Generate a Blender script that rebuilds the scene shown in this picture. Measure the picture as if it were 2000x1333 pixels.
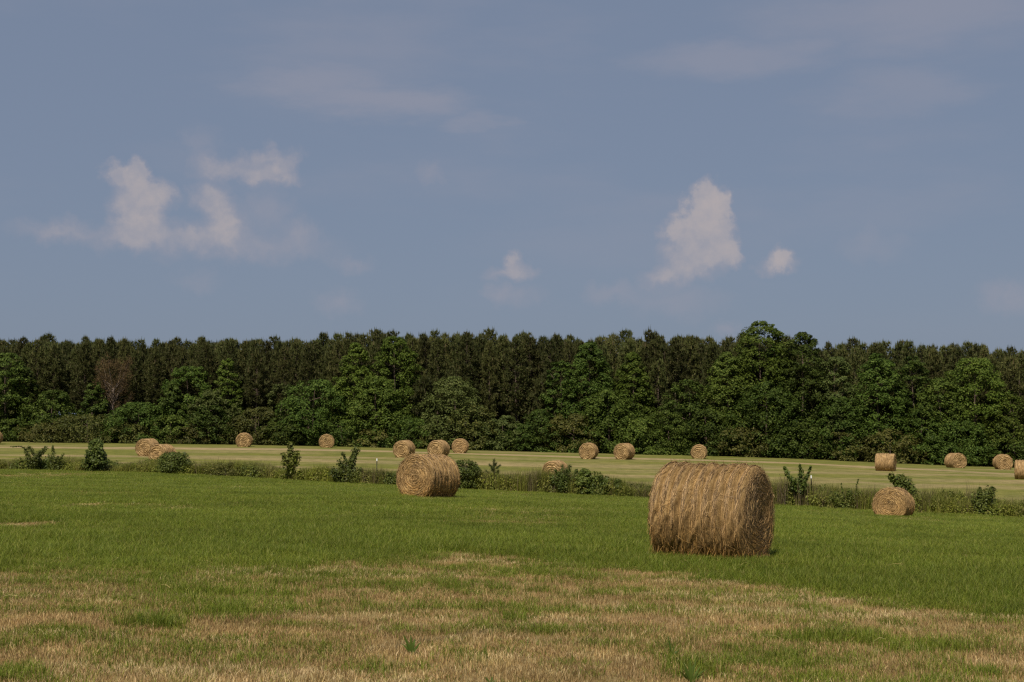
import bpy, math, random
import numpy as np
from mathutils import Vector

for o in list(bpy.data.objects):
    bpy.data.objects.remove(o, do_unlink=True)
scene = bpy.context.scene
COL = scene.collection
R = math.radians

# ------------------------------------------------------------------ camera
F = 2778.0                 # focal length in pixels of the 2000 px wide photograph (50 mm)
CX, CY, HOR = 1000.0, 666.5, 840.0
PITCH = math.atan((HOR - CY) / F)
EYE = 2.0
cam_d = bpy.data.cameras.new('camera')
cam = bpy.data.objects.new('camera', cam_d)
COL.objects.link(cam)
cam.location = (0, 0, EYE)
cam.rotation_euler = (math.pi / 2 + PITCH, 0, 0)
cam_d.sensor_width = 36.0
cam_d.lens = 36.0 * F / 2000.0
cam_d.clip_start = 0.1
cam_d.clip_end = 6000
scene.camera = cam

# ------------------------------------------------------------------ light, exposure
SUN_EL, SUN_LEFT = R(54), R(20)
sdir = Vector((-math.sin(SUN_LEFT) * math.cos(SUN_EL), -math.cos(SUN_LEFT) * math.cos(SUN_EL), math.sin(SUN_EL)))
sun_d = bpy.data.lights.new('sun', 'SUN')
sun_d.energy = 4.2
sun_d.angle = R(0.53)
sun_d.color = (1.0, 0.93, 0.82)
sun = bpy.data.objects.new('sun', sun_d)
COL.objects.link(sun)
sun.location = (-40, -40, 60)
sun.rotation_euler = (-sdir).to_track_quat('-Z', 'Y').to_euler()

vs = scene.view_settings
vs.view_transform = 'Standard'
vs.look = 'None'
vs.gamma = 1.0
vs.use_curve_mapping = False
vs.exposure = 0.18
SKY_STRENGTH = 0.057
SKY_VEIL = 0.76                       # share of thin even veil over the clear sky
VEIL_COL = (3.2, 3.93, 5.5)
CLOUD_COL = (6.7, 6.05, 6.2)
CLOUD_GREY = (5.1, 4.95, 5.8)

def build_world():
    w = bpy.data.worlds.new('World')
    scene.world = w
    w.use_nodes = True
    nt = w.node_tree
    nt.nodes.clear()
    N, L = nt.nodes.new, nt.links.new
    def math_n(op, a=None, b=None, c=None):
        n = N('ShaderNodeMath'); n.operation = op
        for i, v in enumerate((a, b, c)):
            if v is None: continue
            if isinstance(v, (int, float)): n.inputs[i].default_value = v
            else: L(v, n.inputs[i])
        return n.outputs[0]
    def vec_n(op, a, b=None):
        n = N('ShaderNodeVectorMath'); n.operation = op
        for i, v in enumerate((a, b)):
            if v is None: continue
            if isinstance(v, (tuple, list)): n.inputs[i].default_value = v
            else: L(v, n.inputs[i])
        return n
    out = N('ShaderNodeOutputWorld'); bg = N('ShaderNodeBackground')
    bg.inputs['Strength'].default_value = SKY_STRENGTH
    L(bg.outputs[0], out.inputs[0])
    sky = N('ShaderNodeTexSky'); sky.sky_type = 'NISHITA'
    sky.sun_disc = False
    sky.sun_elevation = SUN_EL
    sky.sun_rotation = math.atan2(sdir.x, sdir.y)
    sky.air_density = 1.0; sky.dust_density = 1.6; sky.ozone_density = 1.6
    mix0 = N('ShaderNodeMix'); mix0.data_type = 'RGBA'
    mix0.inputs[0].default_value = SKY_VEIL
    L(sky.outputs[0], mix0.inputs[6]); mix0.inputs[7].default_value = (*VEIL_COL, 1)
    # clouds, placed by compass bearing and elevation; the same fair-weather field goes on all round the horizon
    tc = N('ShaderNodeTexCoord')
    sep = N('ShaderNodeSeparateXYZ'); L(tc.outputs['Generated'], sep.inputs[0])
    az = math_n('ARCTAN2', sep.outputs[0], sep.outputs[1])
    azw = math_n('WRAP', az, 0.395, -0.39)
    el = math_n('ARCSINE', sep.outputs[2])
    comb = N('ShaderNodeCombineXYZ'); L(azw, comb.inputs[0]); L(el, comb.inputs[1])
    def noise(scale, detail, rough, src, stretch=None):
        n = N('ShaderNodeTexNoise'); n.inputs['Scale'].default_value = scale
        n.inputs['Detail'].default_value = detail; n.inputs['Roughness'].default_value = rough
        if stretch:
            src = vec_n('MULTIPLY', src, stretch).outputs[0]
        L(src, n.inputs['Vector'])
        return n
    src3 = tc.outputs['Generated']
    n1 = noise(64, 7, 0.6, src3)
    n2 = noise(16, 3, 0.5, src3)
    off = vec_n('SUBTRACT', n1.outputs['Color'], (0.5, 0.5, 0.5)).outputs[0]
    off = vec_n('MULTIPLY', off, (0.028, 0.025, 0)).outputs[0]
    off2 = vec_n('SUBTRACT', n2.outputs['Color'], (0.5, 0.5, 0.5)).outputs[0]
    off2 = vec_n('MULTIPLY', off2, (0.014, 0.008, 0)).outputs[0]
    p = vec_n('ADD', comb.outputs[0], off).outputs[0]
    p = vec_n('ADD', p, off2).outputs[0]
    puffs = [  # pixel centre, radii, strength, edge softness
        (215, 362, 36, 26, .8, .5), (262, 358, 26, 30, .8, .5), (300, 395, 42, 30, .75, .5), (262, 412, 56, 46, .85, .5),
        (265, 455, 62, 44, .75, .6), (225, 482, 70, 24, .6, .8), (110, 470, 80, 24, .4, .9),
        (405, 395, 42, 30, .45, .6), (432, 442, 46, 42, .55, .7), (355, 466, 56, 30, .35, .9), (400, 482, 140, 34, .32, .95),
        (520, 415, 56, 44, .28, .9), (582, 462, 38, 30, .35, .8), (540, 490, 130, 28, .25, .95), (690, 514, 46, 18, .25, .9),
        (525, 303, 24, 24, .6, .6), (560, 330, 32, 34, .7, .6), (482, 332, 68, 30, .6, .6), (415, 336, 52, 26, .42, .8),
        (385, 290, 36, 36, .2, .95), (520, 352, 76, 18, .42, .8), (845, 336, 40, 28, .28, .9),
        (1385, 383, 40, 32, .95, .45), (1412, 404, 32, 32, .95, .45), (1374, 430, 44, 40, .95, .45), (1340, 456, 48, 36, .9, .5),
        (1412, 468, 42, 50, .92, .45), (1432, 500, 20, 28, .7, .5), (1352, 510, 66, 42, .85, .6), (1300, 545, 52, 24, .5, .8),
        (1200, 576, 62, 24, .25, .95), (1330, 592, 100, 34, .22, .98),
        (1006, 510, 24, 18, .5, .7), (1000, 530, 52, 15, .42, .8), (1005, 577, 60, 26, .25, .9), (965, 570, 28, 24, .2, .9),
        (1526, 505, 28, 22, .55, .6), (1516, 525, 46, 16, .5, .7), (1700, 450, 36, 40, .12, .95), (1715, 492, 70, 34, .16, .98),
        (660, 590, 50, 28, .25, .9), (375, 555, 48, 22, .16, .95), (1985, 590, 64, 36, .3, .9), (1425, 650, 34, 16, .25, .9),
    ]
    acc = None
    for cx, cy, rx, ry, amp, soft in puffs:
        a0 = math.atan((cx - CX) / F); e0 = math.atan((HOR - cy) / F)
        d = vec_n('SUBTRACT', p, (a0, e0, 0)).outputs[0]
        k = 1.3 if amp > .55 else 1.42
        d = vec_n('MULTIPLY', d, (F / (rx * k), F / (ry * k), 0)).outputs[0]
        l = vec_n('LENGTH', d).outputs['Value']
        mr = N('ShaderNodeMapRange'); mr.interpolation_type = 'SMOOTHSTEP'
        mr.inputs['From Min'].default_value = 1.0; mr.inputs['From Max'].default_value = 1.0 - min(1.0, soft * 1.25)
        mr.inputs['To Min'].default_value = 0.0; mr.inputs['To Max'].default_value = amp * .92 if amp > .55 else amp * 1.6
        L(l, mr.inputs['Value'])
        acc = mr.outputs[0] if acc is None else math_n('ADD', acc, math_n('MULTIPLY', mr.outputs[0], math_n('SUBTRACT', 1.0, acc)))
    # lumps inside the clouds
    n3 = noise(70, 6, 0.62, src3)
    lum = N('ShaderNodeMapRange'); lum.inputs['From Min'].default_value = 0.3; lum.inputs['From Max'].default_value = 0.7
    lum.inputs['To Min'].default_value = 0.7; lum.inputs['To Max'].default_value = 1.0
    L(n3.outputs['Fac'], lum.inputs['Value'])
    cum = math_n('MULTIPLY', acc, lum.outputs[0])
    # thin high wisps everywhere
    nc = noise(5.5, 5, 0.55, src3, (0.8, 0.8, 3.0))
    wr = N('ShaderNodeMapRange'); wr.interpolation_type = 'SMOOTHSTEP'
    wr.inputs['From Min'].default_value = 0.50; wr.inputs['From Max'].default_value = 0.78
    wr.inputs['To Max'].default_value = 0.26
    L(nc.outputs['Fac'], wr.inputs['Value'])
    elr = N('ShaderNodeMapRange'); elr.inputs['From Min'].default_value = 0.03; elr.inputs['From Max'].default_value = 0.2
    L(el, elr.inputs['Value'])
    wisp = math_n('MULTIPLY', wr.outputs[0], elr.outputs[0])
    acc2 = None
    nw = noise(20, 5, 0.6, src3, (0.7, 0.7, 2.4))
    offw = vec_n('SUBTRACT', nw.outputs['Color'], (0.5, 0.5, 0.5)).outputs[0]
    offw = vec_n('MULTIPLY', offw, (0.13, 0.035, 0)).outputs[0]
    pw = vec_n('ADD', comb.outputs[0], offw).outputs[0]
    for cx, cy, rx, ry, amp in ((640, 165, 230, 60, .4), (760, 195, 260, 50, .45), (930, 238, 120, 30, .3),
                                (1800, 50, 440, 90, .4), (1450, 110, 330, 50, .36), (1780, 190, 220, 80, .28)):
        a0 = math.atan((cx - CX) / F); e0 = math.atan((HOR - cy) / F)
        d = vec_n('SUBTRACT', pw, (a0, e0, 0)).outputs[0]
        d = vec_n('MULTIPLY', d, (F / rx, F / ry, 0)).outputs[0]
        l = vec_n('LENGTH', d).outputs['Value']
        mr = N('ShaderNodeMapRange'); mr.interpolation_type = 'SMOOTHSTEP'
        mr.inputs['From Min'].default_value = 1.0; mr.inputs['From Max'].default_value = 0.1
        mr.inputs['To Max'].default_value = amp
        L(l, mr.inputs['Value'])
        acc2 = mr.outputs[0] if acc2 is None else math_n('MAXIMUM', acc2, mr.outputs[0])
    fac = math_n('MAXIMUM', cum, math_n('MAXIMUM', wisp, acc2))
    lit = N('ShaderNodeMapRange'); lit.interpolation_type = 'SMOOTHSTEP'
    lit.inputs['From Min'].default_value = 0.3; lit.inputs['From Max'].default_value = 0.85
    L(cum, lit.inputs['Value'])
    ccol = N('ShaderNodeMix'); ccol.data_type = 'RGBA'
    L(lit.outputs[0], ccol.inputs[0]); ccol.inputs[6].default_value = (*CLOUD_GREY, 1); ccol.inputs[7].default_value = (*CLOUD_COL, 1)
    mix1 = N('ShaderNodeMix'); mix1.data_type = 'RGBA'
    L(fac, mix1.inputs[0]); L(mix0.outputs[2], mix1.inputs[6]); L(ccol.outputs[2], mix1.inputs[7])
    L(mix1.outputs[2], bg.inputs['Color'])
build_world()

scene.render.engine = 'CYCLES'
scene.cycles.max_bounces = 6
scene.cycles.diffuse_bounces = 3
scene.cycles.transmission_bounces = 3
scene.cycles.use_denoising = False
scene.cycles.filter_width = 1.35

# ------------------------------------------------------------------ measuring helpers
cp, sp = math.cos(PITCH), math.sin(PITCH)
def ray(px, py):
    x, u = (px - CX) / F, (CY - py) / F
    return np.array([x, cp - u * sp, sp + u * cp])
def at(px, py, Y):
    d = ray(px, py)
    return np.array([0, 0, EYE]) + d * (Y / d[1])

CONTROL = [  # photo pixel on the ground, distance in metres
    (0, 1333, 10.4), (1000, 1333, 11.0), (2000, 1333, 11.6), (1385, 1093, 22.3), (835, 973, 47.5), (1742, 1009, 61),
    (0, 1100, 20), (2000, 1215, 15.8), (0, 918, 88), (300, 925, 86), (600, 941, 82), (1000, 962, 76), (1250, 974, 73), (1560, 991, 69),
    (1900, 1006, 65.5), (2000, 1013, 64.5), (290, 891, 119), (320, 906, 106), (478, 873, 140), (638, 875, 143), (790, 894, 121),
    (857, 893, 122), (899, 885, 138), (1149, 897, 128), (1218, 897, 128), (1364, 895, 140), (1727, 920, 118), (1863, 914, 135),
    (1954, 917, 130), (1995, 936, 108), (1082, 938, 100), (-8, 868, 150),
    (0, 863, 160), (500, 870, 157), (1000, 882, 153), (1500, 894, 150), (1750, 905, 148), (2000, 914, 147)]
P = np.array([at(*c) for c in CONTROL])
P = np.vstack([P, [[-8, -12, 0.3], [8, -12, -0.15], [-90, 300, 0.2], [90, 300, -2.6], [0, 300, -1.0], [-140, 150, 0.9], [140, 150, -3.2],
                   [-90, 60, 0.3], [90, 60, -3.2], [-60, 0, 0.8], [60, 0, -1.2]]])
def _tps_fit(P, lam):
    X = P[:, :2] / 100.0
    d = np.linalg.norm(X[:, None] - X[None], axis=2)
    K = np.where(d > 0, d * d * np.log(d + 1e-12), 0) + lam * np.eye(len(P))
    Q = np.hstack([np.ones((len(P), 1)), X])
    A = np.block([[K, Q], [Q.T, np.zeros((3, 3))]])
    return X, np.linalg.solve(A, np.concatenate([P[:, 2], [0, 0, 0]]))
TX, TC = _tps_fit(P, 0.0006)
def _hash(ix, iy, seed):
    h = (ix.astype(np.int64) * 374761393 + iy.astype(np.int64) * 668265263 + seed * 1274126177) & 0xffffffff
    h = ((h ^ (h >> 13)) * 1274126177) & 0xffffffff
    return ((h ^ (h >> 16)) & 0xffff) / 65535.0
def vnoise(x, y, seed=0):
    x, y = np.asarray(x, float), np.asarray(y, float)
    ix, iy = np.floor(x), np.floor(y)
    fx, fy = x - ix, y - iy
    fx, fy = fx * fx * (3 - 2 * fx), fy * fy * (3 - 2 * fy)
    a, b = _hash(ix, iy, seed), _hash(ix + 1, iy, seed)
    c, d = _hash(ix, iy + 1, seed), _hash(ix + 1, iy + 1, seed)
    return (a * (1 - fx) + b * fx) * (1 - fy) + (c * (1 - fx) + d * fx) * fy
def fbm(x, y, seed=0, oct=3):
    s, t, a = 0, 0, 1
    for i in range(oct):
        s = s + a * vnoise(x * 2 ** i, y * 2 ** i, seed + i); t += a; a *= .5
    return s / t
def ground_z(x, y):
    x, y = np.atleast_1d(np.asarray(x, float)), np.atleast_1d(np.asarray(y, float))
    xs, ys = np.clip(x, -160, 160) / 100, np.clip(y, -30, 320) / 100
    z = TC[-3] + TC[-2] * xs + TC[-1] * ys
    for (a, b), w in zip(TX, TC[:-3]):
        d2 = (xs - a) ** 2 + (ys - b) ** 2
        z = z + w * 0.5 * d2 * np.log(d2 + 1e-12)
    return z + 0.05 * (fbm(x / 6, y / 6, 5) - 0.5)
def gz(x, y): return float(ground_z(x, y)[0])
def ground_at(px, py):
    d = ray(px, py); o = np.array([0, 0, EYE])
    Y = np.concatenate([np.arange(8, 60, .1), np.arange(60, 240, .4)])
    pts = o + d[None] * (Y / d[1])[:, None]
    g = ground_z(pts[:, 0], pts[:, 1])
    below = np.nonzero(pts[:, 2] < g)[0]
    return pts[below[0]] if len(below) else pts[-1]
def smooth(a, b, v):
    t = np.clip((v - a) / (b - a), 0, 1); return t * t * (3 - 2 * t)

EDGE = np.array([at(p, y, Y)[:2] for p, y, Y in ((0, 863, 160), (500, 870, 157), (1000, 882, 153), (1500, 894, 150), (1750, 905, 148), (2000, 914, 147))])
def edge_y(x): return np.interp(x, np.r_[-140, EDGE[:, 0], 140], np.r_[168, EDGE[:, 1], 138])
STRIP = np.array([at(p, y, Y)[:2] for p, y, Y in ((0, 918, 88), (300, 925, 86), (600, 941, 82), (1000, 962, 76), (1250, 974, 73), (1560, 991, 69), (1900, 1006, 65.5), (2000, 1013, 64.5))])
def strip_y(x): return np.interp(x, np.r_[-80, STRIP[:, 0], 60], np.r_[97, STRIP[:, 1], 54])

# dry stubble boundary, patches and streaks, all on the ground itself
BOUND = np.array([ground_at(*p)[:2] for p in ((0, 1106), (250, 1104), (430, 1112), (560, 1124), (640, 1108), (760, 1096), (1000, 1098), (1200, 1112), (1500, 1142), (1700, 1172), (2000, 1216))])
def bound_y(x): return np.interp(x, np.r_[-30, BOUND[:, 0], 30], np.r_[24, BOUND[:, 1], 6])
def patch(px, py, rx, ry):
    c = ground_at(px, py); e = ground_at(px + rx, py); u = ground_at(px, py - ry); d = ground_at(px, py + ry)
    return (c[0], c[1], abs(e[0] - c[0]), max(0.12, abs(u[1] - d[1]) / 2))
GREEN_STREAKS = []
for px, py, rx, ry, a in ((430, 1163, 200, 9, .8), (560, 1166, 90, 7, .6), (460, 1200, 75, 11, .9), (290, 1226, 75, 10, .75), (110, 1240, 100, 9, .45), (560, 1195, 70, 9, .5),
                          (1560, 1192, 90, 8, .6), (1600, 1250, 150, 14, .8), (1800, 1268, 190, 13, .75), (1340, 1312, 70, 22, .8), (1310, 1275, 50, 12, .55),
                          (740, 1310, 60, 18, .5), (940, 1285, 60, 14, .6), (1180, 1190, 120, 8, .4), (960, 1192, 110, 10, .5), (60, 1140, 90, 14, .45), (1200, 1265, 90, 10, .45),
                          (1500, 1300, 160, 16, .5), (50, 1325, 50, 12, .6), (1010, 1210, 40, 14, .6), (1450, 1275, 60, 9, .45), (1900, 1320, 100, 12, .5)):
    GREEN_STREAKS.append(patch(px, py, rx, ry) + (a,))
DRY_PATCH = []
for px, py, rx, ry, a in ((50, 1027, 70, 7, .75), (70, 930, 140, 8, .55), (470, 954, 70, 5, .5), (270, 948, 60, 5, .35), (400, 1040, 60, 5, .3), (1060, 1072, 110, 5, .45), (880, 1088, 110, 8, .5), (1240, 1125, 110, 7, .9),
                          (1790, 1018, 60, 4, .55), (1900, 1060, 60, 4, .3), (1460, 1098, 90, 6, .6), (820, 976, 80, 4, .4), (660, 1010, 50, 4, .25), (1950, 1100, 60, 6, .3)):
    DRY_PATCH.append(patch(px, py, rx, ry) + (a,))
TRACK = np.array([ground_at(*p)[:2] for p in ((640, 1285), (760, 1263), (870, 1250), (1000, 1226), (1130, 1210))])
def green_mask(x, y):
    x, y = np.asarray(x, float), np.asarray(y, float)
    s = y - bound_y(x)
    e = fbm(x / 1.6, y / 1.2, 11) - .5
    g = smooth(-1.6, 1.3, s + 2.6 * e + 1.6 * (fbm(x / .5, y / .4, 12) - .5))
    st = fbm(x / 3.0 + .25 * y, y / .65, 21)
    dry = .07 + .27 * smooth(.46, .74, st) + .12 * smooth(.45, .7, fbm(x / 5, y / 2.4, 22))
    for a, b, rx, ry, amp in GREEN_STREAKS:
        d = np.sqrt(((x - a) / rx) ** 2 + ((y - b) / ry) ** 2) + .9 * (fbm(x / .5, y / .35, 31) - .5)
        dry = np.maximum(dry, .88 * amp * smooth(1.3, .3, d))
    v = dry * (1 - g) + g * (0.97 - .42 * smooth(.5, .8, fbm(x / 4, y / 2.2, 41)) - .2 * smooth(.5, .75, fbm(x / 9, y / 1.6, 42)))
    for a, b, rx, ry, amp in DRY_PATCH:
        d = np.sqrt(((x - a) / rx) ** 2 + ((y - b) / ry) ** 2) + .9 * (fbm(x / .8, y / .8, 51) - .5)
        v = v * (1 - amp * smooth(1.15, .4, d))
    return np.clip(v, 0, 1)
def track_mask(x, y):
    o = np.argsort(TRACK[:, 0]); ty = np.interp(x, TRACK[o, 0], TRACK[o, 1])
    inside = smooth(TRACK[o, 0][0], TRACK[o, 0][0] + .4, x) * smooth(TRACK[o, 0][-1], TRACK[o, 0][-1] - .6, x)
    return inside * smooth(.16, .05, np.abs(y - ty))
FAR_LINES = []
for pts, hw, amp in ((((0, 874), (400, 877), (700, 881), (1000, 889), (1250, 896), (1550, 905), (1727, 914), (1870, 921), (2000, 928)), 3.2, .95),
                     (((0, 889), (330, 893), (460, 896), (640, 901), (850, 905), (1000, 908), (1250, 914), (1500, 922)), 2.6, .55),
                     (((0, 903), (250, 905), (600, 914), (900, 922), (1150, 930)), 2.2, .35),
                     (((1500, 946), (1650, 940), (1760, 948), (2000, 955)), 2.4, .4),
                     (((1560, 916), (1700, 926), (2000, 943)), 1.6, .3)):
    q = np.array([ground_at(*p)[:2] for p in pts]); FAR_LINES.append((q[np.argsort(q[:, 0])], hw, amp))
def far_tan(x, y):
    v = np.zeros_like(x)
    for q, hw, amp in FAR_LINES:
        d = np.abs(y - np.interp(x, q[:, 0], q[:, 1])) + 2.4 * (fbm(x / 9, y / 3, 61) - .5)
        v = np.maximum(v, amp * smooth(hw, hw * .35, d))
    return np.clip(v + .42 * smooth(.48, .75, fbm(x / 12, y / 3.0, 71)), 0, 1)

# ------------------------------------------------------------------ object helpers
def set_props(o, label=None, cat=None, group=None, kind=None):
    if label: o['label'] = label
    if cat: o['category'] = cat
    if group: o['group'] = group
    if kind: o['kind'] = kind
    return o
def empty(name, loc, label, cat, group=None, rz=0, scale=None):
    o = bpy.data.objects.new(name, None)
    COL.objects.link(o)
    o.location = loc; o.rotation_euler = (0, 0, rz)
    if scale is not None: o.scale = scale
    return set_props(o, label, cat, group)
def link(name, me, parent=None):
    o = bpy.data.objects.new(name, me)
    COL.objects.link(o)
    if parent: o.parent = parent
    return o
def mesh_np(name, V, faces, mat, smooth_shade=False):
    """V (n,3); faces: list of integer arrays, each (m,k)"""
    me = bpy.data.meshes.new(name)
    V = np.ascontiguousarray(V, dtype=np.float32)
    me.vertices.add(len(V)); me.vertices.foreach_set('co', V.ravel())
    loops = np.concatenate([f.ravel() for f in faces]).astype(np.int32)
    tot = np.concatenate([np.full(len(f), f.shape[1]) for f in faces]).astype(np.int32)
    start = np.concatenate([[0], np.cumsum(tot)[:-1]]).astype(np.int32)
    me.loops.add(len(loops)); me.loops.foreach_set('vertex_index', loops)
    me.polygons.add(len(tot)); me.polygons.foreach_set('loop_start', start); me.polygons.foreach_set('loop_total', tot)
    me.polygons.foreach_set('use_smooth', np.full(len(tot), bool(smooth_shade)))
    me.materials.append(mat)
    me.update(calc_edges=True); me.validate()
    return me
def attr(me, name, vals):
    a = me.attributes.new(name, 'FLOAT', 'POINT'); a.data.foreach_set('value', np.asarray(vals, np.float32))
def unit(v): return v / (np.linalg.norm(v, axis=-1, keepdims=True) + 1e-9)
class Soup:
    """collects vertices and faces of one mesh"""
    def __init__(s): s.V, s.F, s.n = [], {}, 0
    def add(s, V, F):
        F = np.asarray(F); s.V.append(np.asarray(V, float)); s.F.setdefault(F.shape[1], []).append(F + s.n); s.n += len(V)
    def tube(s, pts, rad, k=6):
        pts = np.asarray(pts, float); n = len(pts); V = []
        for i in range(n):
            t = unit(pts[min(i + 1, n - 1)] - pts[max(i - 1, 0)])
            a = np.array([1, 0, 0]) if abs(t[0]) < .8 else np.array([0, 1, 0])
            u = unit(np.cross(t, a)); w = np.cross(t, u)
            for j in range(k):
                th = 2 * math.pi * j / k
                V.append(pts[i] + rad[i] * (math.cos(th) * u + math.sin(th) * w))
        F = [(i * k + j, i * k + (j + 1) % k, (i + 1) * k + (j + 1) % k, (i + 1) * k + j) for i in range(n - 1) for j in range(k)]
        s.add(V, F)
    def leaves(s, C, Nrm, size, rng, aspect=.55):
        C = np.asarray(C); n = len(C)
        if n == 0: return
        Nrm = unit(Nrm)
        t = unit(np.cross(Nrm, rng.normal(size=(n, 3)))); b = np.cross(Nrm, t)
        sz = np.asarray(size)[:, None] if np.ndim(size) else size
        V = np.stack([C - t * sz, C + b * sz * aspect, C + t * sz, C - b * sz * aspect], 1).reshape(-1, 3)
        s.add(V, np.arange(n * 4).reshape(n, 4))
    def strips(s, A, D, B, width, side):
        """thin bent straws through A, D (middle), B"""
        n = len(A); w = (np.asarray(width)[:, None] if np.ndim(width) else width) * unit(side) * .5
        V = np.stack([A - w, A + w, D - w, D + w, B - w * .6, B + w * .6], 1).reshape(-1, 3)
        k = np.arange(n)[:, None] * 6
        s.add(V, np.concatenate([k + np.array([[0, 1, 3, 2]]), k + np.array([[2, 3, 5, 4]])]))
    def spikes(s, A, B, width, rng):
        n = len(A); d = unit(B - A); w = unit(np.cross(d, rng.normal(size=(n, 3)))) * (np.asarray(width)[:, None] if np.ndim(width) else width) * .5
        V = np.stack([A - w, A + w, B], 1).reshape(-1, 3)
        s.add(V, np.arange(n * 3).reshape(n, 3))
    def mesh(s, name, mat, sm=False):
        return mesh_np(name, np.concatenate(s.V), [np.concatenate(f) for f in s.F.values()], mat, sm)

# ------------------------------------------------------------------ materials
def new_mat(name):
    m = bpy.data.materials.new(name); m.use_nodes = True
    nt = m.node_tree; nt.nodes.clear()
    out = nt.nodes.new('ShaderNodeOutputMaterial')
    return m, nt, out
def ramp(nt, stops):
    r = nt.nodes.new('ShaderNodeValToRGB'); e = r.color_ramp.elements
    while len(e) < len(stops): e.new(.5)
    for el, (p, c) in zip(e, stops): el.position = p; el.color = (*c, 1)
    return r
def mixc(nt, fac, a, b, mode='MIX'):
    m = nt.nodes.new('ShaderNodeMix'); m.data_type = 'RGBA'; m.blend_type = mode
    for i, v in ((0, fac), (6, a), (7, b)):
        if isinstance(v, (int, float)): m.inputs[i].default_value = v
        elif isinstance(v, tuple): m.inputs[i].default_value = (*v, 1)
        else: nt.links.new(v, m.inputs[i])
    return m.outputs[2]
def noise_n(nt, vec, scale, detail=3, rough=.55, stretch=None):
    n = nt.nodes.new('ShaderNodeTexNoise'); n.inputs['Scale'].default_value = scale
    n.inputs['Detail'].default_value = detail; n.inputs['Roughness'].default_value = rough
    if stretch:
        v = nt.nodes.new('ShaderNodeVectorMath'); v.operation = 'MULTIPLY'; v.inputs[1].default_value = stretch
        nt.links.new(vec, v.inputs[0]); vec = v.outputs[0]
    if vec is not None: nt.links.new(vec, n.inputs['Vector'])
    return n.outputs['Fac']
def range_n(nt, v, a, b, c=0., d=1.):
    m = nt.nodes.new('ShaderNodeMapRange')
    for i, x in enumerate((a, b, c, d)): m.inputs[i + 1].default_value = x
    nt.links.new(v, m.inputs[0]); return m.outputs[0]
def leaf_mat(name, stops, trans=.3, rough=.55, spec=.25, patch_scale=.5, vary=.35, patch_col=None):
    m, nt, out = new_mat(name); L = nt.links.new
    geo = nt.nodes.new('ShaderNodeNewGeometry'); oi = nt.nodes.new('ShaderNodeObjectInfo')
    c = ramp(nt, stops); L(geo.outputs['Random Per Island'], c.inputs[0]); col = c.outputs[0]
    if patch_scale:
        n = noise_n(nt, geo.outputs['Position'], patch_scale, 3)
        col = mixc(nt, range_n(nt, n, .35, .7, 0, .6 if patch_col else .45), col, patch_col or tuple(.55 * x for x in stops[0][1]))
    hsv = nt.nodes.new('ShaderNodeHueSaturation'); L(col, hsv.inputs['Color'])
    L(range_n(nt, oi.outputs['Random'], 0, 1, 1 - vary, 1 + vary), hsv.inputs['Value'])
    mu = nt.nodes.new('ShaderNodeMath'); mu.operation = 'FRACT'
    mm = nt.nodes.new('ShaderNodeMath'); mm.operation = 'MULTIPLY'; mm.inputs[1].default_value = 7.31
    L(oi.outputs['Random'], mm.inputs[0]); L(mm.outputs[0], mu.inputs[0])
    L(range_n(nt, mu.outputs[0], 0, 1, .488, .512), hsv.inputs['Hue'])
    p = nt.nodes.new('ShaderNodeBsdfPrincipled'); p.inputs['Roughness'].default_value = rough
    p.inputs['Specular IOR Level'].default_value = spec
    L(hsv.outputs[0], p.inputs['Base Color'])
    t = nt.nodes.new('ShaderNodeBsdfTranslucent'); L(hsv.outputs[0], t.inputs[0])
    mx = nt.nodes.new('ShaderNodeMixShader'); mx.inputs[0].default_value = trans
    L(p.outputs[0], mx.inputs[1]); L(t.outputs[0], mx.inputs[2]); L(mx.outputs[0], out.inputs[0])
    return m
def rough_mat(name, ca, cb, scale=8, stretch=None, rough=.85, bump=.3):
    m, nt, out = new_mat(name); L = nt.links.new
    tc = nt.nodes.new('ShaderNodeTexCoord')
    n = noise_n(nt, tc.outputs['Object'], scale, 5, .65, stretch)
    c = ramp(nt, [(.3, ca), (.7, cb)]); L(n, c.inputs[0])
    p = nt.nodes.new('ShaderNodeBsdfPrincipled'); p.inputs['Roughness'].default_value = rough; p.inputs['Specular IOR Level'].default_value = .2
    L(c.outputs[0], p.inputs['Base Color'])
    b = nt.nodes.new('ShaderNodeBump'); b.inputs['Strength'].default_value = bump; b.inputs['Distance'].default_value = .02
    L(n, b.inputs['Height']); L(b.outputs[0], p.inputs['Normal']); L(p.outputs[0], out.inputs[0])
    return m

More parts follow.
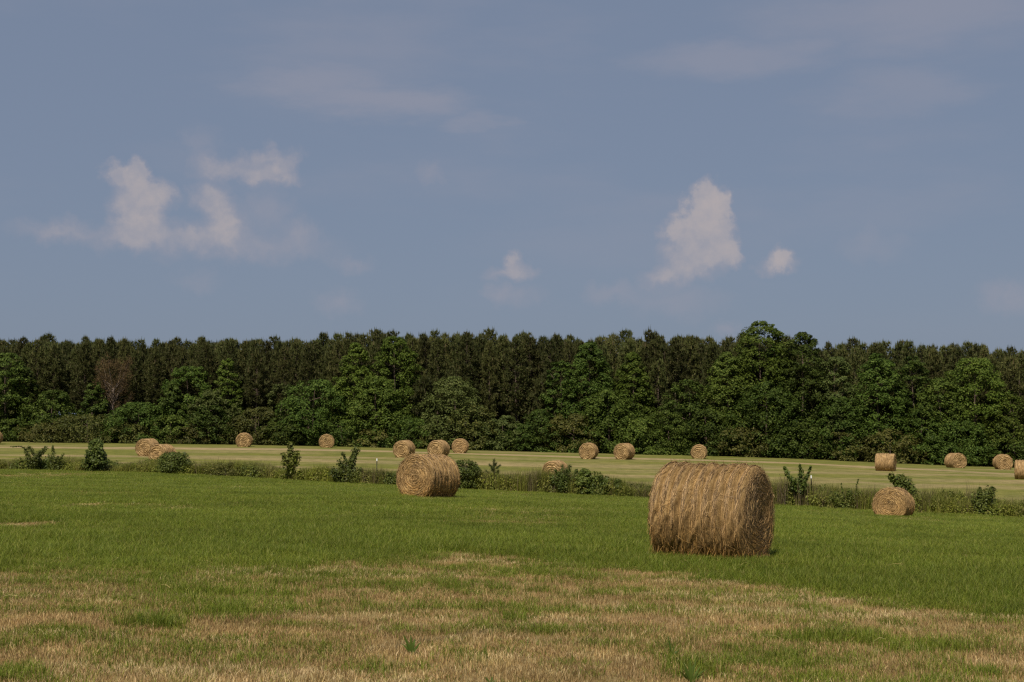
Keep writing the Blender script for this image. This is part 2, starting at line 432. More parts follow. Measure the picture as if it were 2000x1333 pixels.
GREEN_A, GREEN_B = (.075, .125, .014), (.15, .21, .03)
DRY_A, DRY_B = (.20, .13, .065), (.42, .29, .155)
def ground_material():
    m, nt, out = new_mat('field'); L = nt.links.new
    geo = nt.nodes.new('ShaderNodeNewGeometry'); pos = geo.outputs['Position']
    def at_n(name):
        a = nt.nodes.new('ShaderNodeAttribute'); a.attribute_name = name; return a.outputs['Fac']
    fine = noise_n(nt, pos, 9, 6, .7); mid = noise_n(nt, pos, 1.1, 5, .6, (1, .7, 1)); big = noise_n(nt, pos, .09, 4, .55, (1, 1.6, 1))
    gr = ramp(nt, [(.3, (.10, .12, .016)), (.7, (.19, .20, .032))]); L(fine, gr.inputs[0])
    dr = ramp(nt, [(.3, (.19, .125, .055)), (.7, (.38, .265, .13))]); L(fine, dr.inputs[0])
    near = mixc(nt, at_n('green'), dr.outputs[0], gr.outputs[0])
    near = mixc(nt, at_n('track'), near, (.09, .06, .035))
    fg = ramp(nt, [(.35, (.112, .118, .018)), (.65, (.195, .185, .036))]); L(mid, fg.inputs[0])
    ft = ramp(nt, [(.3, (.25, .18, .09)), (.7, (.39, .28, .15))]); L(mid, ft.inputs[0])
    sp_ = noise_n(nt, pos, .6, 6, .7, (.35, 1, 1))
    tm = nt.nodes.new('ShaderNodeMath'); tm.operation = 'MULTIPLY_ADD'; tm.use_clamp = True
    L(sp_, tm.inputs[0]); tm.inputs[1].default_value = .9
    ad = nt.nodes.new('ShaderNodeMath'); ad.operation = 'SUBTRACT'; L(at_n('tan'), ad.inputs[0]); ad.inputs[1].default_value = .38
    L(ad.outputs[0], tm.inputs[2])
    sw = noise_n(nt, pos, 1.6, 6, .75, (.3, 1, 1))
    far = mixc(nt, tm.outputs[0], mixc(nt, range_n(nt, sw, .42, .62, 0, .6), fg.outputs[0], (.09, .10, .022)), ft.outputs[0])
    col = mixc(nt, at_n('far'), near, far)
    col = mixc(nt, range_n(nt, big, .35, .7, 0, .3), col, (.07, .095, .018))
    p = nt.nodes.new('ShaderNodeBsdfPrincipled'); p.inputs['Roughness'].default_value = .95; p.inputs['Specular IOR Level'].default_value = .08
    L(col, p.inputs['Base Color'])
    b = nt.nodes.new('ShaderNodeBump'); b.inputs['Strength'].default_value = .6; b.inputs['Distance'].default_value = .06
    L(fine, b.inputs['Height']); L(b.outputs[0], p.inputs['Normal']); L(p.outputs[0], out.inputs[0])
    return m

M = {}
M['field'] = ground_material()
M['grass'] = leaf_mat('green_grass', [(0, (.11, .15, .013)), (.5, (.18, .222, .023)), (.9, (.26, .29, .042)), (1, (.48, .39, .15))], .42, .5, .2, .22, .22)
M['stubble'] = leaf_mat('dry_stubble', [(0, (.17, .105, .04)), (.35, (.36, .235, .09)), (.8, (.53, .37, .155)), (1, (.70, .53, .275))], .2, .7, .15, .7, .25)
M['pale_straw'] = leaf_mat('pale_dry_straw', [(0, (.30, .205, .08)), (.5, (.57, .42, .19)), (1, (.78, .62, .34))], .25, .7, .15, .7, .15)
M['broad'] = leaf_mat('broad_leaves', [(0, (.034, .058, .008)), (.6, (.078, .114, .016)), (1, (.138, .175, .034))], .28, .6, .12, .35, .3)
M['broad_pale'] = leaf_mat('pale_broad_leaves', [(0, (.05, .068, .015)), (.6, (.09, .112, .026)), (1, (.145, .16, .05))], .28, .6, .12, .35, .2)
M['broad_bright'] = leaf_mat('bright_broad_leaves', [(0, (.05, .08, .009)), (.6, (.095, .135, .017)), (1, (.155, .19, .034))], .3, .6, .12, .35, .2)
M['olive'] = leaf_mat('olive_leaves', [(0, (.055, .064, .011)), (.6, (.105, .108, .02)), (1, (.16, .145, .035))], .28, .6, .2, .4, .25)
M['needles'] = leaf_mat('pine_needles', [(0, (.055, .066, .016)), (.5, (.102, .11, .03)), (.85, (.145, .147, .044)), (1, (.18, .135, .062))], .3, .6, .2, .25, .4)
M['young_needles'] = leaf_mat('young_pine_needles', [(0, (.03, .05, .012)), (.6, (.06, .085, .02)), (1, (.1, .12, .03))], .15, .6, .2, 0, .2)
M['dead_twigs'] = leaf_mat('dead_twigs', [(0, (.05, .034, .015)), (.6, (.10, .063, .028)), (1, (.145, .092, .045))], .1, .8, .1, 0, .1)
M['weed'] = leaf_mat('weed_leaves', [(0, (.135, .155, .017)), (.5, (.22, .24, .033)), (.85, (.30, .295, .055)), (1, (.44, .36, .14))], .42, .55, .2, .3, .3, (.1, .1, .03))
M['dark_weed'] = leaf_mat('dark_weed_leaves', [(0, (.06, .085, .011)), (.6, (.115, .145, .022)), (1, (.185, .21, .045))], .34, .55, .25, .4, .2)
M['brown_weed'] = leaf_mat('brown_weed_stems', [(0, (.09, .07, .035)), (.6, (.15, .115, .06)), (1, (.2, .16, .085))], .15, .8, .1, 0, .15)
M['bark'] = rough_mat('bark', (.07, .05, .035), (.16, .115, .085), 5, (1, 1, .25))
M['pale_bark'] = rough_mat('pale_bark', (.15, .11, .085), (.28, .22, .175), 4, (1, 1, .25))
M['dark_wood'] = rough_mat('grey_twig', (.12, .09, .06), (.22, .17, .12), 8)
M['post'] = rough_mat('green_post_paint', (.03, .045, .025), (.07, .07, .045), 14)
M['tip'] = rough_mat('white_post_paint', (.72, .72, .68), (.84, .84, .8), 20, None, .5, .05)
M['weed_leaf'] = leaf_mat('fresh_weed_leaf', [(0, (.07, .115, .014)), (1, (.115, .165, .028))], .3, .4, .4, 3., .15)

# ------------------------------------------------------------------ ground
def axis(segs):
    out = []
    for a, b, st in segs: out += list(np.arange(a, b, st))
    return np.array(out + [segs[-1][1]])
xs = axis([(-1500, -300, 150), (-300, -80, 20), (-80, -30, 1.2), (-30, -14, .6), (-14, 14, .2), (14, 30, .6), (30, 80, 1.2), (80, 300, 20), (300, 1500, 150)])
ys = axis([(-1500, -100, 200), (-100, 0, 12), (0, 8, 1), (8, 30, .2), (30, 95, .6), (95, 165, 1.0), (165, 220, 5), (220, 600, 30), (600, 3000, 300)])
gx, gy = np.meshgrid(xs, ys)
gzv = ground_z(gx.ravel(), gy.ravel())
V = np.stack([gx.ravel(), gy.ravel(), gzv], 1)
nx, ny = len(xs), len(ys)
i, j = np.meshgrid(np.arange(nx - 1), np.arange(ny - 1)); k = (j * nx + i).ravel()
me = mesh_np('ground', V, [np.stack([k, k + 1, k + nx + 1, k + nx], 1)], M['field'], True)
X, Y = V[:, 0], V[:, 1]
attr(me, 'green', green_mask(X, Y)); attr(me, 'track', track_mask(X, Y))
attr(me, 'far', smooth(1.5, 4.0, Y - strip_y(X))); attr(me, 'tan', far_tan(X, Y))
set_props(link('ground', me), 'mown hay field sloping down to the right', kind='structure')

# ------------------------------------------------------------------ scattered growth (geometry nodes)
def scatter(name, pts, rot, scl, idx, protos, label):
    me = bpy.data.meshes.new(name); me.vertices.add(len(pts)); me.vertices.foreach_set('co', np.asarray(pts, np.float32).ravel())
    for nm, v in (('rot', rot), ('scl', scl)):
        a = me.attributes.new(nm, 'FLOAT_VECTOR', 'POINT'); a.data.foreach_set('vector', np.asarray(v, np.float32).ravel())
    a = me.attributes.new('idx', 'INT', 'POINT'); a.data.foreach_set('value', np.asarray(idx, np.int32))
    ng = bpy.data.node_groups.new(name + '_nodes', 'GeometryNodeTree')
    ng.interface.new_socket('Geometry', in_out='INPUT', socket_type='NodeSocketGeometry')
    ng.interface.new_socket('Geometry', in_out='OUTPUT', socket_type='NodeSocketGeometry')
    N, L = ng.nodes.new, ng.links.new
    gi, go = N('NodeGroupInput'), N('NodeGroupOutput')
    iop = N('GeometryNodeInstanceOnPoints'); iop.inputs['Pick Instance'].default_value = True
    j = N('GeometryNodeJoinGeometry')
    for p in reversed(protos):
        oi = N('GeometryNodeObjectInfo'); oi.inputs['Object'].default_value = p; oi.inputs['As Instance'].default_value = True
        L(oi.outputs['Geometry'], j.inputs[0])
    def na(nm, t):
        n = N('GeometryNodeInputNamedAttribute'); n.data_type = t; n.inputs['Name'].default_value = nm
        return n.outputs['Attribute']
    e2r = N('FunctionNodeEulerToRotation'); L(na('rot', 'FLOAT_VECTOR'), e2r.inputs[0])
    L(gi.outputs[0], iop.inputs['Points']); L(j.outputs[0], iop.inputs['Instance'])
    L(na('idx', 'INT'), iop.inputs['Instance Index']); L(e2r.outputs[0], iop.inputs['Rotation']); L(na('scl', 'FLOAT_VECTOR'), iop.inputs['Scale'])
    L(iop.outputs[0], go.inputs[0])
    o = link(name, me); md = o.modifiers.new('scatter', 'NODES'); md.node_group = ng
    return set_props(o, label, kind='stuff')
def proto(name, me): return bpy.data.objects.new(name, me)     # stays outside the scene

def blade_clump(rng, n, rad, h, hv, w, lean, bend, mat, name):
    s = Soup()
    a = rng.uniform(0, 2 * np.pi, n); r = rad * np.sqrt(rng.uniform(0, 1, n))
    A = np.stack([r * np.cos(a), r * np.sin(a), np.full(n, -.015)], 1)
    hh = h * (1 + hv * rng.uniform(-1, 1, n)); th = rng.uniform(0, 2 * np.pi, n); ln = lean * np.abs(rng.normal(size=n))
    D = np.stack([np.cos(th), np.sin(th), np.zeros(n)], 1)
    mid = A + D * (ln * hh * .4)[:, None] + np.array([0, 0, 1]) * (hh * .6)[:, None]
    tip = A + D * (ln * hh + bend * hh * rng.uniform(0, 1, n))[:, None] + np.array([0, 0, 1]) * (hh * (1 - .25 * bend))[:, None]
    side = np.cross(D, [0, 0, 1]) + .5 * rng.normal(size=(n, 3)) * [1, 1, 0]
    ww = w * rng.uniform(.6, 1.3, n); wv = unit(side) * ww[:, None] * .5
    Vv = np.stack([A - wv, A + wv, mid + wv * .8, mid - wv * .8, tip], 1).reshape(-1, 3)
    k = np.arange(n)[:, None] * 5
    s.add(Vv, k + np.array([[0, 1, 2, 3]]))
    s.F.setdefault(3, []).append(k + np.array([[3, 2, 4]]))
    return proto(name, s.mesh(name, mat))
rng = np.random.default_rng(7)
G_PROTO = [blade_clump(rng, 46, .17, .13, .4, .0055, .35, .35, M['grass'], 'grass_tuft') for _ in range(5)]
S_PROTO = [blade_clump(rng, 46, .17, .065, .45, .0048, .28, .1, M['stubble'], 'stubble_tuft') for _ in range(5)]

S_PROTO += [blade_clump(rng, 42, .17, .072, .45, .0052, .35, .2, M['pale_straw'], 'pale_stubble_tuft') for _ in range(3)]
def field_points(y0, y1, dens, margin=3.0):
    """even random points over the near field inside the strip the camera can see (plus a margin)"""
    hw1 = y1 * .39 + margin
    n = int((y1 - y0) * 2 * hw1 * dens)
    y = rng.uniform(y0, y1, n); x = rng.uniform(-hw1, hw1, n)
    ok = (np.abs(x) < y * .375 + margin) & (y < strip_y(x) + 1)
    return x[ok], y[ok]
PX, PY, SC = [], [], []
for y0, y1, dens, sc in ((8.5, 14, 95, 1.0), (14, 22, 70, 1.1), (22, 32, 42, 1.3), (32, 50, 20, 1.65), (50, 92, 8, 2.3)):
    x, y = field_points(y0, y1, dens); PX.append(x); PY.append(y); SC.append(np.full(len(x), sc))
PX, PY, SC = map(np.concatenate, (PX, PY, SC))
g = green_mask(PX, PY); tr = track_mask(PX, PY)
keep = rng.uniform(size=len(PX)) > tr * .75
PX, PY, SC, g, tr = PX[keep], PY[keep], SC[keep], g[keep], tr[keep]
isg = rng.uniform(size=len(PX)) < np.clip(g * 1.02, .02, 1)
hs = np.where(isg, (.40 + .85 * g) * (.65 + .7 * fbm(PX / .9, PY / .9, 91)), .52 + .5 * fbm(PX / .7, PY / .5, 92))
wid = SC
high = hs * (1 - .32 * smooth(16, 34, PY)) * (1 - .4 * tr)
n = len(PX)
idx_ = np.where(isg, rng.integers(0, 5, n), 5 + rng.integers(0, 5, n))
pale = smooth(.48, .62, fbm(PX / 3.2 + .15 * PY, PY / .42, 77)) * (.35 + .65 * smooth(.4, .6, fbm(PX / 2.5, PY / 2, 78)))
idx_ = np.where(~isg & (rng.uniform(size=n) < .95 * pale), 10 + rng.integers(0, 3, n), idx_)
scatter('grass', np.stack([PX, PY, ground_z(PX, PY)], 1), np.stack([rng.normal(0, .05, n), rng.normal(0, .05, n), rng.uniform(0, 6.28, n)], 1),
        np.stack([wid, wid, high], 1), idx_, G_PROTO + S_PROTO,
        'green and dry mown grass of the near field')
print('grass tufts', n)

# ------------------------------------------------------------------ weed strip between the two fields
def leafy_clump(rng, n, rad, h, leaf, mat, name, stems=0, smat=None):
    s = Soup()
    d = unit(rng.normal(size=(n, 3))); d[:, 2] = np.abs(d[:, 2])
    rr = rng.uniform(.35, 1, n) ** .5
    C = d * rr[:, None] * np.array([rad, rad, h])
    s.leaves(C, d + [0, 0, .5] + .6 * rng.normal(size=(n, 3)), leaf * rng.uniform(.6, 1.3, n), rng)
    return proto(name, s.mesh(name, mat))
W_PROTO = ([blade_clump(rng, 90, .38, .62, .45, .016, .22, .3, M['weed'], 'tall_grass') for _ in range(4)]
           + [leafy_clump(rng, 170, .42, .62, .05, M['weed'], 'leafy_weed') for _ in range(3)]
           + [leafy_clump(rng, 170, .42, .7, .055, M['dark_weed'], 'dark_weed') for _ in range(2)]
           + [blade_clump(rng, 60, .35, .7, .4, .013, .2, .15, M['brown_weed'], 'brown_weed') for _ in range(2)])
n = 6200
x = rng.uniform(-40, 32, n); t = rng.uniform(0, 1, n) ** 1.3
dep = 5.5
y = strip_y(x) + .1 + t * dep + 1.3 * (fbm(x / 2.5, x * 0, 3) - .15)
kindn = fbm(x / 2.2, y / 1.5, 17)
u = rng.uniform(size=n)
idx = np.where(kindn > .66, np.where(u < .65, 7 + rng.integers(0, 2, n), rng.integers(4, 7, n)),
               np.where(u < .5, rng.integers(0, 4, n), np.where(u < .9, rng.integers(4, 7, n), 9 + rng.integers(0, 2, n))))
hh = (.5 + 1.9 * np.clip(fbm(x / 2.2, y / 2, 23) - .15, 0, 1) ** 1.3) * (0.9 + .4 * smooth(-20, 20, x)) * (1 - .3 * t)
ww = rng.uniform(.8, 1.3, n)
scatter('tall_weeds', np.stack([x, y, ground_z(x, y) - .02], 1), np.stack([rng.normal(0, .07, n), rng.normal(0, .07, n), rng.uniform(0, 6.28, n)], 1),
        np.stack([ww, ww, hh], 1), idx, W_PROTO, 'rank green weeds and tall grass in the unmown strip')

# sparse seed-head grass showing thinly behind the strip
# ------------------------------------------------------------------ hay bales
def straw_mat(name, gold, grey, dark):
    m, nt, out = new_mat(name); L = nt.links.new
    geo = nt.nodes.new('ShaderNodeNewGeometry'); tc = nt.nodes.new('ShaderNodeTexCoord'); oi = nt.nodes.new('ShaderNodeObjectInfo')
    sep = nt.nodes.new('ShaderNodeSeparateXYZ'); L(tc.outputs['Object'], sep.inputs[0])
    n = noise_n(nt, tc.outputs['Object'], 2.2, 4)
    wz = nt.nodes.new('ShaderNodeMath'); wz.operation = 'MULTIPLY_ADD'; L(n, wz.inputs[0]); wz.inputs[1].default_value = .9; L(sep.outputs[2], wz.inputs[2])
    weather = range_n(nt, wz.outputs[0], .55, 1.35)
    base = mixc(nt, weather, gold, grey)
    r = ramp(nt, [(0, (.16, .13, .10)), (.35, (.58, .54, .48)), (.75, (1.15, 1.1, 1.0)), (1, (1.75, 1.68, 1.5))]); L(geo.outputs['Random Per Island'], r.inputs[0])
    col = mixc(nt, 1., base, r.outputs[0], 'MULTIPLY')
    p = nt.nodes.new('ShaderNodeBsdfPrincipled'); p.inputs['Roughness'].default_value = .55; p.inputs['Specular IOR Level'].default_value = .35
    L(col, p.inputs['Base Color'])
    t = nt.nodes.new('ShaderNodeBsdfTranslucent'); L(col, t.inputs[0])
    mx = nt.nodes.new('ShaderNodeMixShader'); mx.inputs[0].default_value = .15
    L(p.outputs[0], mx.inputs[1]); L(t.outputs[0], mx.inputs[2]); L(mx.outputs[0], out.inputs[0])
    return m
def roll_mat(name, ca, cb, cc, rings=False, coarse=1.):
    """packed hay: fibres run round the roll; on an end face they run in coils"""
    m, nt, out = new_mat(name); L = nt.links.new
    tc = nt.nodes.new('ShaderNodeTexCoord'); o = tc.outputs['Object']; oi = nt.nodes.new('ShaderNodeObjectInfo')
    sep = nt.nodes.new('ShaderNodeSeparateXYZ'); L(o, sep.inputs[0])
    def mt(op, a, b=None):
        n = nt.nodes.new('ShaderNodeMath'); n.operation = op
        for i, v in enumerate((a, b)):
            if v is None: continue
            if isinstance(v, (int, float)): n.inputs[i].default_value = v
            else: L(v, n.inputs[i])
        return n.outputs[0]
    zc = mt('SUBTRACT', sep.outputs[2], .72)
    rad = mt('SQRT', mt('ADD', mt('MULTIPLY', sep.outputs[0], sep.outputs[0]), mt('MULTIPLY', zc, zc)))
    ang = mt('ARCTAN2', zc, sep.outputs[0])
    comb = nt.nodes.new('ShaderNodeCombineXYZ')
    L(mt('MULTIPLY', ang, .8 if rings else 1.2), comb.inputs[0])
    L(mt('MULTIPLY', rad, 13. * coarse) if rings else mt('MULTIPLY', sep.outputs[1], 16. * coarse), comb.inputs[1])
    rnd = mt('MULTIPLY', oi.outputs['Random'], 40.)
    L(rnd, comb.inputs[2])
    fib = noise_n(nt, comb.outputs[0], 1.6, 5, .7)
    fine = noise_n(nt, o, 30, 4, .7)
    blot = noise_n(nt, o, 2.3, 4)
    f = mt('ADD', mt('MULTIPLY', fib, .7), mt('MULTIPLY', fine, .3))
    r = ramp(nt, [(.34, ca), (.5, cb), (.66, cc)]); L(f, r.inputs[0])
    col = mixc(nt, range_n(nt, blot, .4, .75, 0, .5), r.outputs[0], tuple(.6 * x for x in ca))
    p = nt.nodes.new('ShaderNodeBsdfPrincipled'); p.inputs['Roughness'].default_value = .8; p.inputs['Specular IOR Level'].default_value = .2
    L(col, p.inputs['Base Color'])
    b = nt.nodes.new('ShaderNodeBump'); b.inputs['Strength'].default_value = .9; b.inputs['Distance'].default_value = .03
    L(f, b.inputs['Height']); L(b.outputs[0], p.inputs['Normal']); L(p.outputs[0], out.inputs[0])
    return m
M['straw'] = straw_mat('golden_straw', (.48, .285, .09), (.45, .305, .15), (.1, .06, .03))
M['roll'] = roll_mat('packed_hay', (.10, .058, .022), (.32, .20, .075), (.50, .335, .145))
M['roll_end'] = roll_mat('coiled_hay', (.12, .07, .028), (.35, .215, .08), (.54, .365, .16), True)
M['far_roll'] = roll_mat('distant_packed_hay', (.09, .05, .018), (.34, .212, .088), (.57, .385, .18), False, .6)  # hay of the distant bales: own colours, coarser fibre pattern
M['far_end'] = roll_mat('distant_coiled_hay', (.075, .041, .015), (.36, .232, .095), (.61, .425, .205), True, .5)
M['far_straw'] = straw_mat('distant_straw', (.48, .31, .13), (.49, .345, .18), (.1, .06, .03))

BALE_R, BALE_ZC = .75, .72
def squash(V):
    """the weight of the bale flattens its underside"""
    V = V.copy(); lo = V[:, 2] < .12
    V[lo, 2] = .12 + (V[lo, 2] - .12) * .55 - .04
    V[:, 0] *= 1 + .04 * np.clip((.75 - V[:, 2]) / .75, 0, 1)
    return V
def bale_meshes(seed, Ln, nstraw, width, mats, detail=1.0, rib_amp=.018, nribs=9, coils=9, coil_amp=.012):
    rng = np.random.default_rng(seed); Rr = BALE_R
    nth, nl = int(96 * detail), int(60 * detail)
    th = np.linspace(0, 2 * np.pi, nth, endpoint=False); yy = np.linspace(-Ln / 2, Ln / 2, nl)
    T, Yg = np.meshgrid(th, yy)
    def side_r(T, Yg):
        rib = np.abs(np.sin(np.pi * nribs * (Yg / Ln + .5))) ** .7 * (.75 + .5 * vnoise(T * 1.3 + 9, np.floor(nribs * (Yg / Ln + .5)) * 3.7, seed + 1))
        e = 1 - np.clip((np.abs(Yg) - (Ln / 2 - .09)) / .09, 0, 1) ** 2 * .022
        return Rr * e + rib_amp * (rib - .6) + .045 * (fbm(T * 2.2 + 3 * np.sin(T), Yg * 3, seed) - .5) + .03 * (vnoise(np.cos(T) * 7 + 20, np.sin(T) * 7 + Yg * 16, seed + 3) - .5)
    rr = side_r(T, Yg)
    V = np.stack([rr * np.cos(T), Yg, BALE_ZC + rr * np.sin(T)], 2).reshape(-1, 3)
    i, j = np.meshgrid(np.arange(nth), np.arange(nl - 1)); i, j = i.ravel(), j.ravel()
    Fq = np.stack([j * nth + i, (j + 1) * nth + i, (j + 1) * nth + (i + 1) % nth, j * nth + (i + 1) % nth], 1)
    roll = mesh_np('roll', squash(V), [Fq], mats[0], True)
    ends = []
    nr = int(44 * detail)
    for sgn in (-1, 1):
        rs = np.linspace(0.004, .995, nr); T2, R2 = np.meshgrid(th, rs)
        outer = side_r(T2, np.full_like(T2, sgn * Ln / 2)) * 1.0
        coil = np.sin(2 * np.pi * (R2 * coils + T2 / (2 * np.pi) + 2.2 * fbm(R2 * np.cos(T2) * 2.2 + 9, R2 * np.sin(T2) * 2.2, seed + 7)))
        off = coil_amp * coil * smooth(0, .2, R2) - .02 * R2 ** 8 + .05 * (fbm(R2 * np.cos(T2) * 4 + 30, R2 * np.sin(T2) * 4, seed + 5) - .5) * (1 - R2 ** 4)
        off -= .03 * smooth(.36, .1, R2 + .2 * (vnoise(np.cos(T2) * 3 + 5, np.sin(T2) * 3, seed) - .5))
        Ve = np.stack([R2 * outer * np.cos(T2), sgn * (Ln / 2 + .004 + off), BALE_ZC + R2 * outer * np.sin(T2)], 2).reshape(-1, 3)
        i, j = np.meshgrid(np.arange(nth), np.arange(nr - 1)); i, j = i.ravel(), j.ravel()
        Fe = np.stack([j * nth + i, j * nth + (i + 1) % nth, (j + 1) * nth + (i + 1) % nth, (j + 1) * nth + i], 1)
        if sgn > 0: Fe = Fe[:, ::-1]
        ends.append(mesh_np('end_face', squash(Ve), [Fe], mats[1], True))
    # loose straws: most follow the winding, some lie across it or stick out
    s = Soup()
    n = nstraw
    t0 = rng.uniform(-.5 * np.pi + .1, 1.5 * np.pi - .1, n)
    ribc = (np.floor(rng.uniform(0, nribs, n)) + .5 + np.where(rng.uniform(size=n) < .86, rng.normal(0, .10, n), rng.uniform(-.5, .5, n))) / nribs - .5
    y0 = np.clip(ribc, -.5, .5) * Ln
    ln = rng.uniform(.06, .30, n); across = rng.uniform(size=n) < .10
    phi = np.where(across, rng.uniform(-1.4, 1.4, n), rng.normal(0, .13, n))
    def on(t, y, lift):
        r = side_r(t, np.clip(y, -Ln / 2, Ln / 2)) + lift
        return np.stack([r * np.cos(t), y, BALE_ZC + r * np.sin(t)], 1)
    dt, dy = ln * np.cos(phi) / Rr / 2, ln * np.sin(phi) / 2
    wild = (rng.uniform(size=n) < .10) * rng.uniform(.02, .09, n)
    A = on(t0 - dt, y0 - dy, .001); B = on(t0 + dt, y0 + dy, .002 + wild + .010 * rng.uniform(size=n)); D = on(t0, y0, .006 + .012 * rng.uniform(size=n))
    nrm = np.stack([np.cos(t0), 0 * t0, np.sin(t0)], 1)
    s.strips(squash(A), squash(D), squash(B), width * rng.uniform(.6, 1.4, n), np.cross(B - A, nrm + .7 * rng.normal(size=(n, 3))))
    m = int(nstraw * .4)                       # on the ends
    for sgn in (-1, 1):
        k = m // 2
        rad = Rr * np.sqrt(rng.uniform(.01, 1.0, k)); t = rng.uniform(0, 2 * np.pi, k); l = rng.uniform(.05, .26, k)
        ph = rng.normal(0, .35, k) + np.where(rng.uniform(size=k) < .2, rng.uniform(-1.5, 1.5, k), 0)
        c = np.stack([rad * np.cos(t), np.full(k, sgn * (Ln / 2 + .005)) - sgn * .02 * (rad / Rr) ** 8, BALE_ZC + rad * np.sin(t)], 1)
        tg = np.stack([-np.sin(t), 0 * t, np.cos(t)], 1); rd = np.stack([np.cos(t), 0 * t, np.sin(t)], 1)
        d = tg * np.cos(ph)[:, None] + rd * np.sin(ph)[:, None]
        curve = rd * (l ** 2 / (8 * np.maximum(rad, .1)))[:, None]
        out = np.array([0, sgn, 0])
        A = c - d * l[:, None] / 2 - curve; B = c + d * l[:, None] / 2 - curve + out * (.01 + .03 * rng.uniform(size=k) * (rng.uniform(size=k) < .3))[:, None]
        D = c + out * (.012 + .015 * rng.uniform(size=k))[:, None]
        Dm = np.stack([D[:, 0], D[:, 1], D[:, 2]], 1)
        s.strips(squash(A), squash(Dm), squash(B), width * rng.uniform(.6, 1.4, k), np.cross(B - A, out + .7 * rng.normal(size=(k, 3))))
    # shaggy straws hanging to the ground along the foot
    k = nstraw // 22
    y = rng.uniform(-Ln / 2, Ln / 2, k); sd = rng.choice([-1, 1], k); zz = rng.uniform(.06, .3, k)
    tt = np.where(sd > 0, -np.arccos(np.clip((BALE_ZC - zz) / Rr, -1, 1)) * 0, 0)
    xx = sd * np.sqrt(np.maximum(Rr ** 2 - (BALE_ZC - zz) ** 2, .02))
    A = np.stack([xx, y, zz], 1); B = A + np.stack([sd * rng.uniform(-.10, .10, k), rng.normal(0, .07, k), -zz * rng.uniform(.3, 1.1, k)], 1)
    D = (A + B) / 2 + np.stack([sd * .03, 0 * y, 0 * y], 1)
    s.strips(A, D, B, width * rng.uniform(.6, 1.3, k), np.stack([0 * y + .3, 1 + 0 * y, .2 * rng.normal(size=k)], 1))
    return roll, ends, s.mesh('loose_straw', mats[2])
def place_bale(meshes, px, Y, phi, label, group='round hay bales left on the field', sink=.03, tilt=True, scale=1.0):
    """phi: how far the roll is turned from the line of sight, degrees (0 = we look straight at one end)"""
    x = (px - CX) / F * Y
    a = R(phi) + math.atan2(x, Y)
    o = empty('hay_bale', (x, Y, gz(x, Y) - sink), label, 'hay bale', group, -a)
    if tilt:
        sx = (gz(x + .7, Y) - gz(x - .7, Y)) / 1.4; sy = (gz(x, Y + .7) - gz(x, Y - .7)) / 1.4
        nrm = Vector((-sx, -sy, 1)).normalized()
        q = Vector((0, 0, 1)).rotation_difference(nrm)
        from mathutils import Euler
        o.rotation_euler = (q @ Euler((0, 0, -a)).to_quaternion()).to_euler()
    o.scale = (scale,) * 3
    roll, ends, straw = meshes
    link('roll', roll, o)
    for e in ends: link('end_face', e, o)
    set_props(link('loose_straw', straw, o), kind='stuff')
    return o
near_m = (M['roll'], M['roll_end'], M['straw']); far_m = (M['far_roll'], M['far_end'], M['far_straw'])
place_bale(bale_meshes(101, 1.52, 15000, .0034, near_m, 2.2, .10, 9), 1386, 22.3, -69, 'biggest and nearest round hay bale, lying side-on with ribbed golden brown side')
place_bale(bale_meshes(202, 1.56, 5000, .008, near_m, 1.4, .035, 9), 836, 47.5, 37, 'round hay bale with coiled end towards us, hiding part of a smaller bale behind it', sink=.05)
place_bale(bale_meshes(303, 1.5, 2600, .009, near_m, 1.3, .02, 9), 1740.5, 61, 14.5, 'round hay bale half sunk in grass in front of a leafy shrub', sink=.22, scale=.96)
FARV = [bale_meshes(400 + i, 1.5, 420, .014, far_m, .9, .04, 7, 5, .03) for i in range(4)]
for q, (px, Y, phi, label, sink) in enumerate((
    (-9, 150, 10, 'round hay bale cut off by the left edge of the photo', .05),
    (290, 119, 27, 'left bale of the close pair, its end seen behind another bale', .05),
    (319, 106, 35, 'hay bale whose lower half hides behind the dome-shaped bush', .05),
    (478, 140, 4, 'small distant hay bale left of the bright slender sapling, against dark bushes', .12),
    (638.5, 145, 0, 'small distant hay bale just left of the dark shrub with a spire', .14),
    (790, 121, 20, 'distant hay bale directly left of the white-tipped post and big bale', .06),
    (857, 122, 22, 'distant hay bale partly hidden behind the coiled end bale', .05),
    (899, 138, 5, 'small hay bale, right of three in a row above the rounded bush', .1),
    (1149, 128, 10, 'left one of two distant bales side by side on the pale stripe', .05),
    (1218.5, 128, 22, 'right one of two distant bales side by side on the pale stripe', .05),
    (1364, 138, 2, 'small distant hay bale right above the biggest bale', .14),
    (1727, 118, -80, 'distant hay bale turned broadside with upright ribs, above the leafy shrub', .04),
    (1863, 133, -30, 'distant hay bale showing its side on the left and coiled end on the right', .12),
    (1955, 130, -12, 'distant hay bale with end on view beside the bale cut by the frame', .1),
    (1999, 108, -88, 'broadside hay bale cut off by the right edge of the photo', .04),
    (1084, 98, 18, 'hay bale mostly hidden behind the feathery bush in the weed strip', .05))):
    place_bale(FARV[q % 4], px, Y, phi, label, sink=sink)

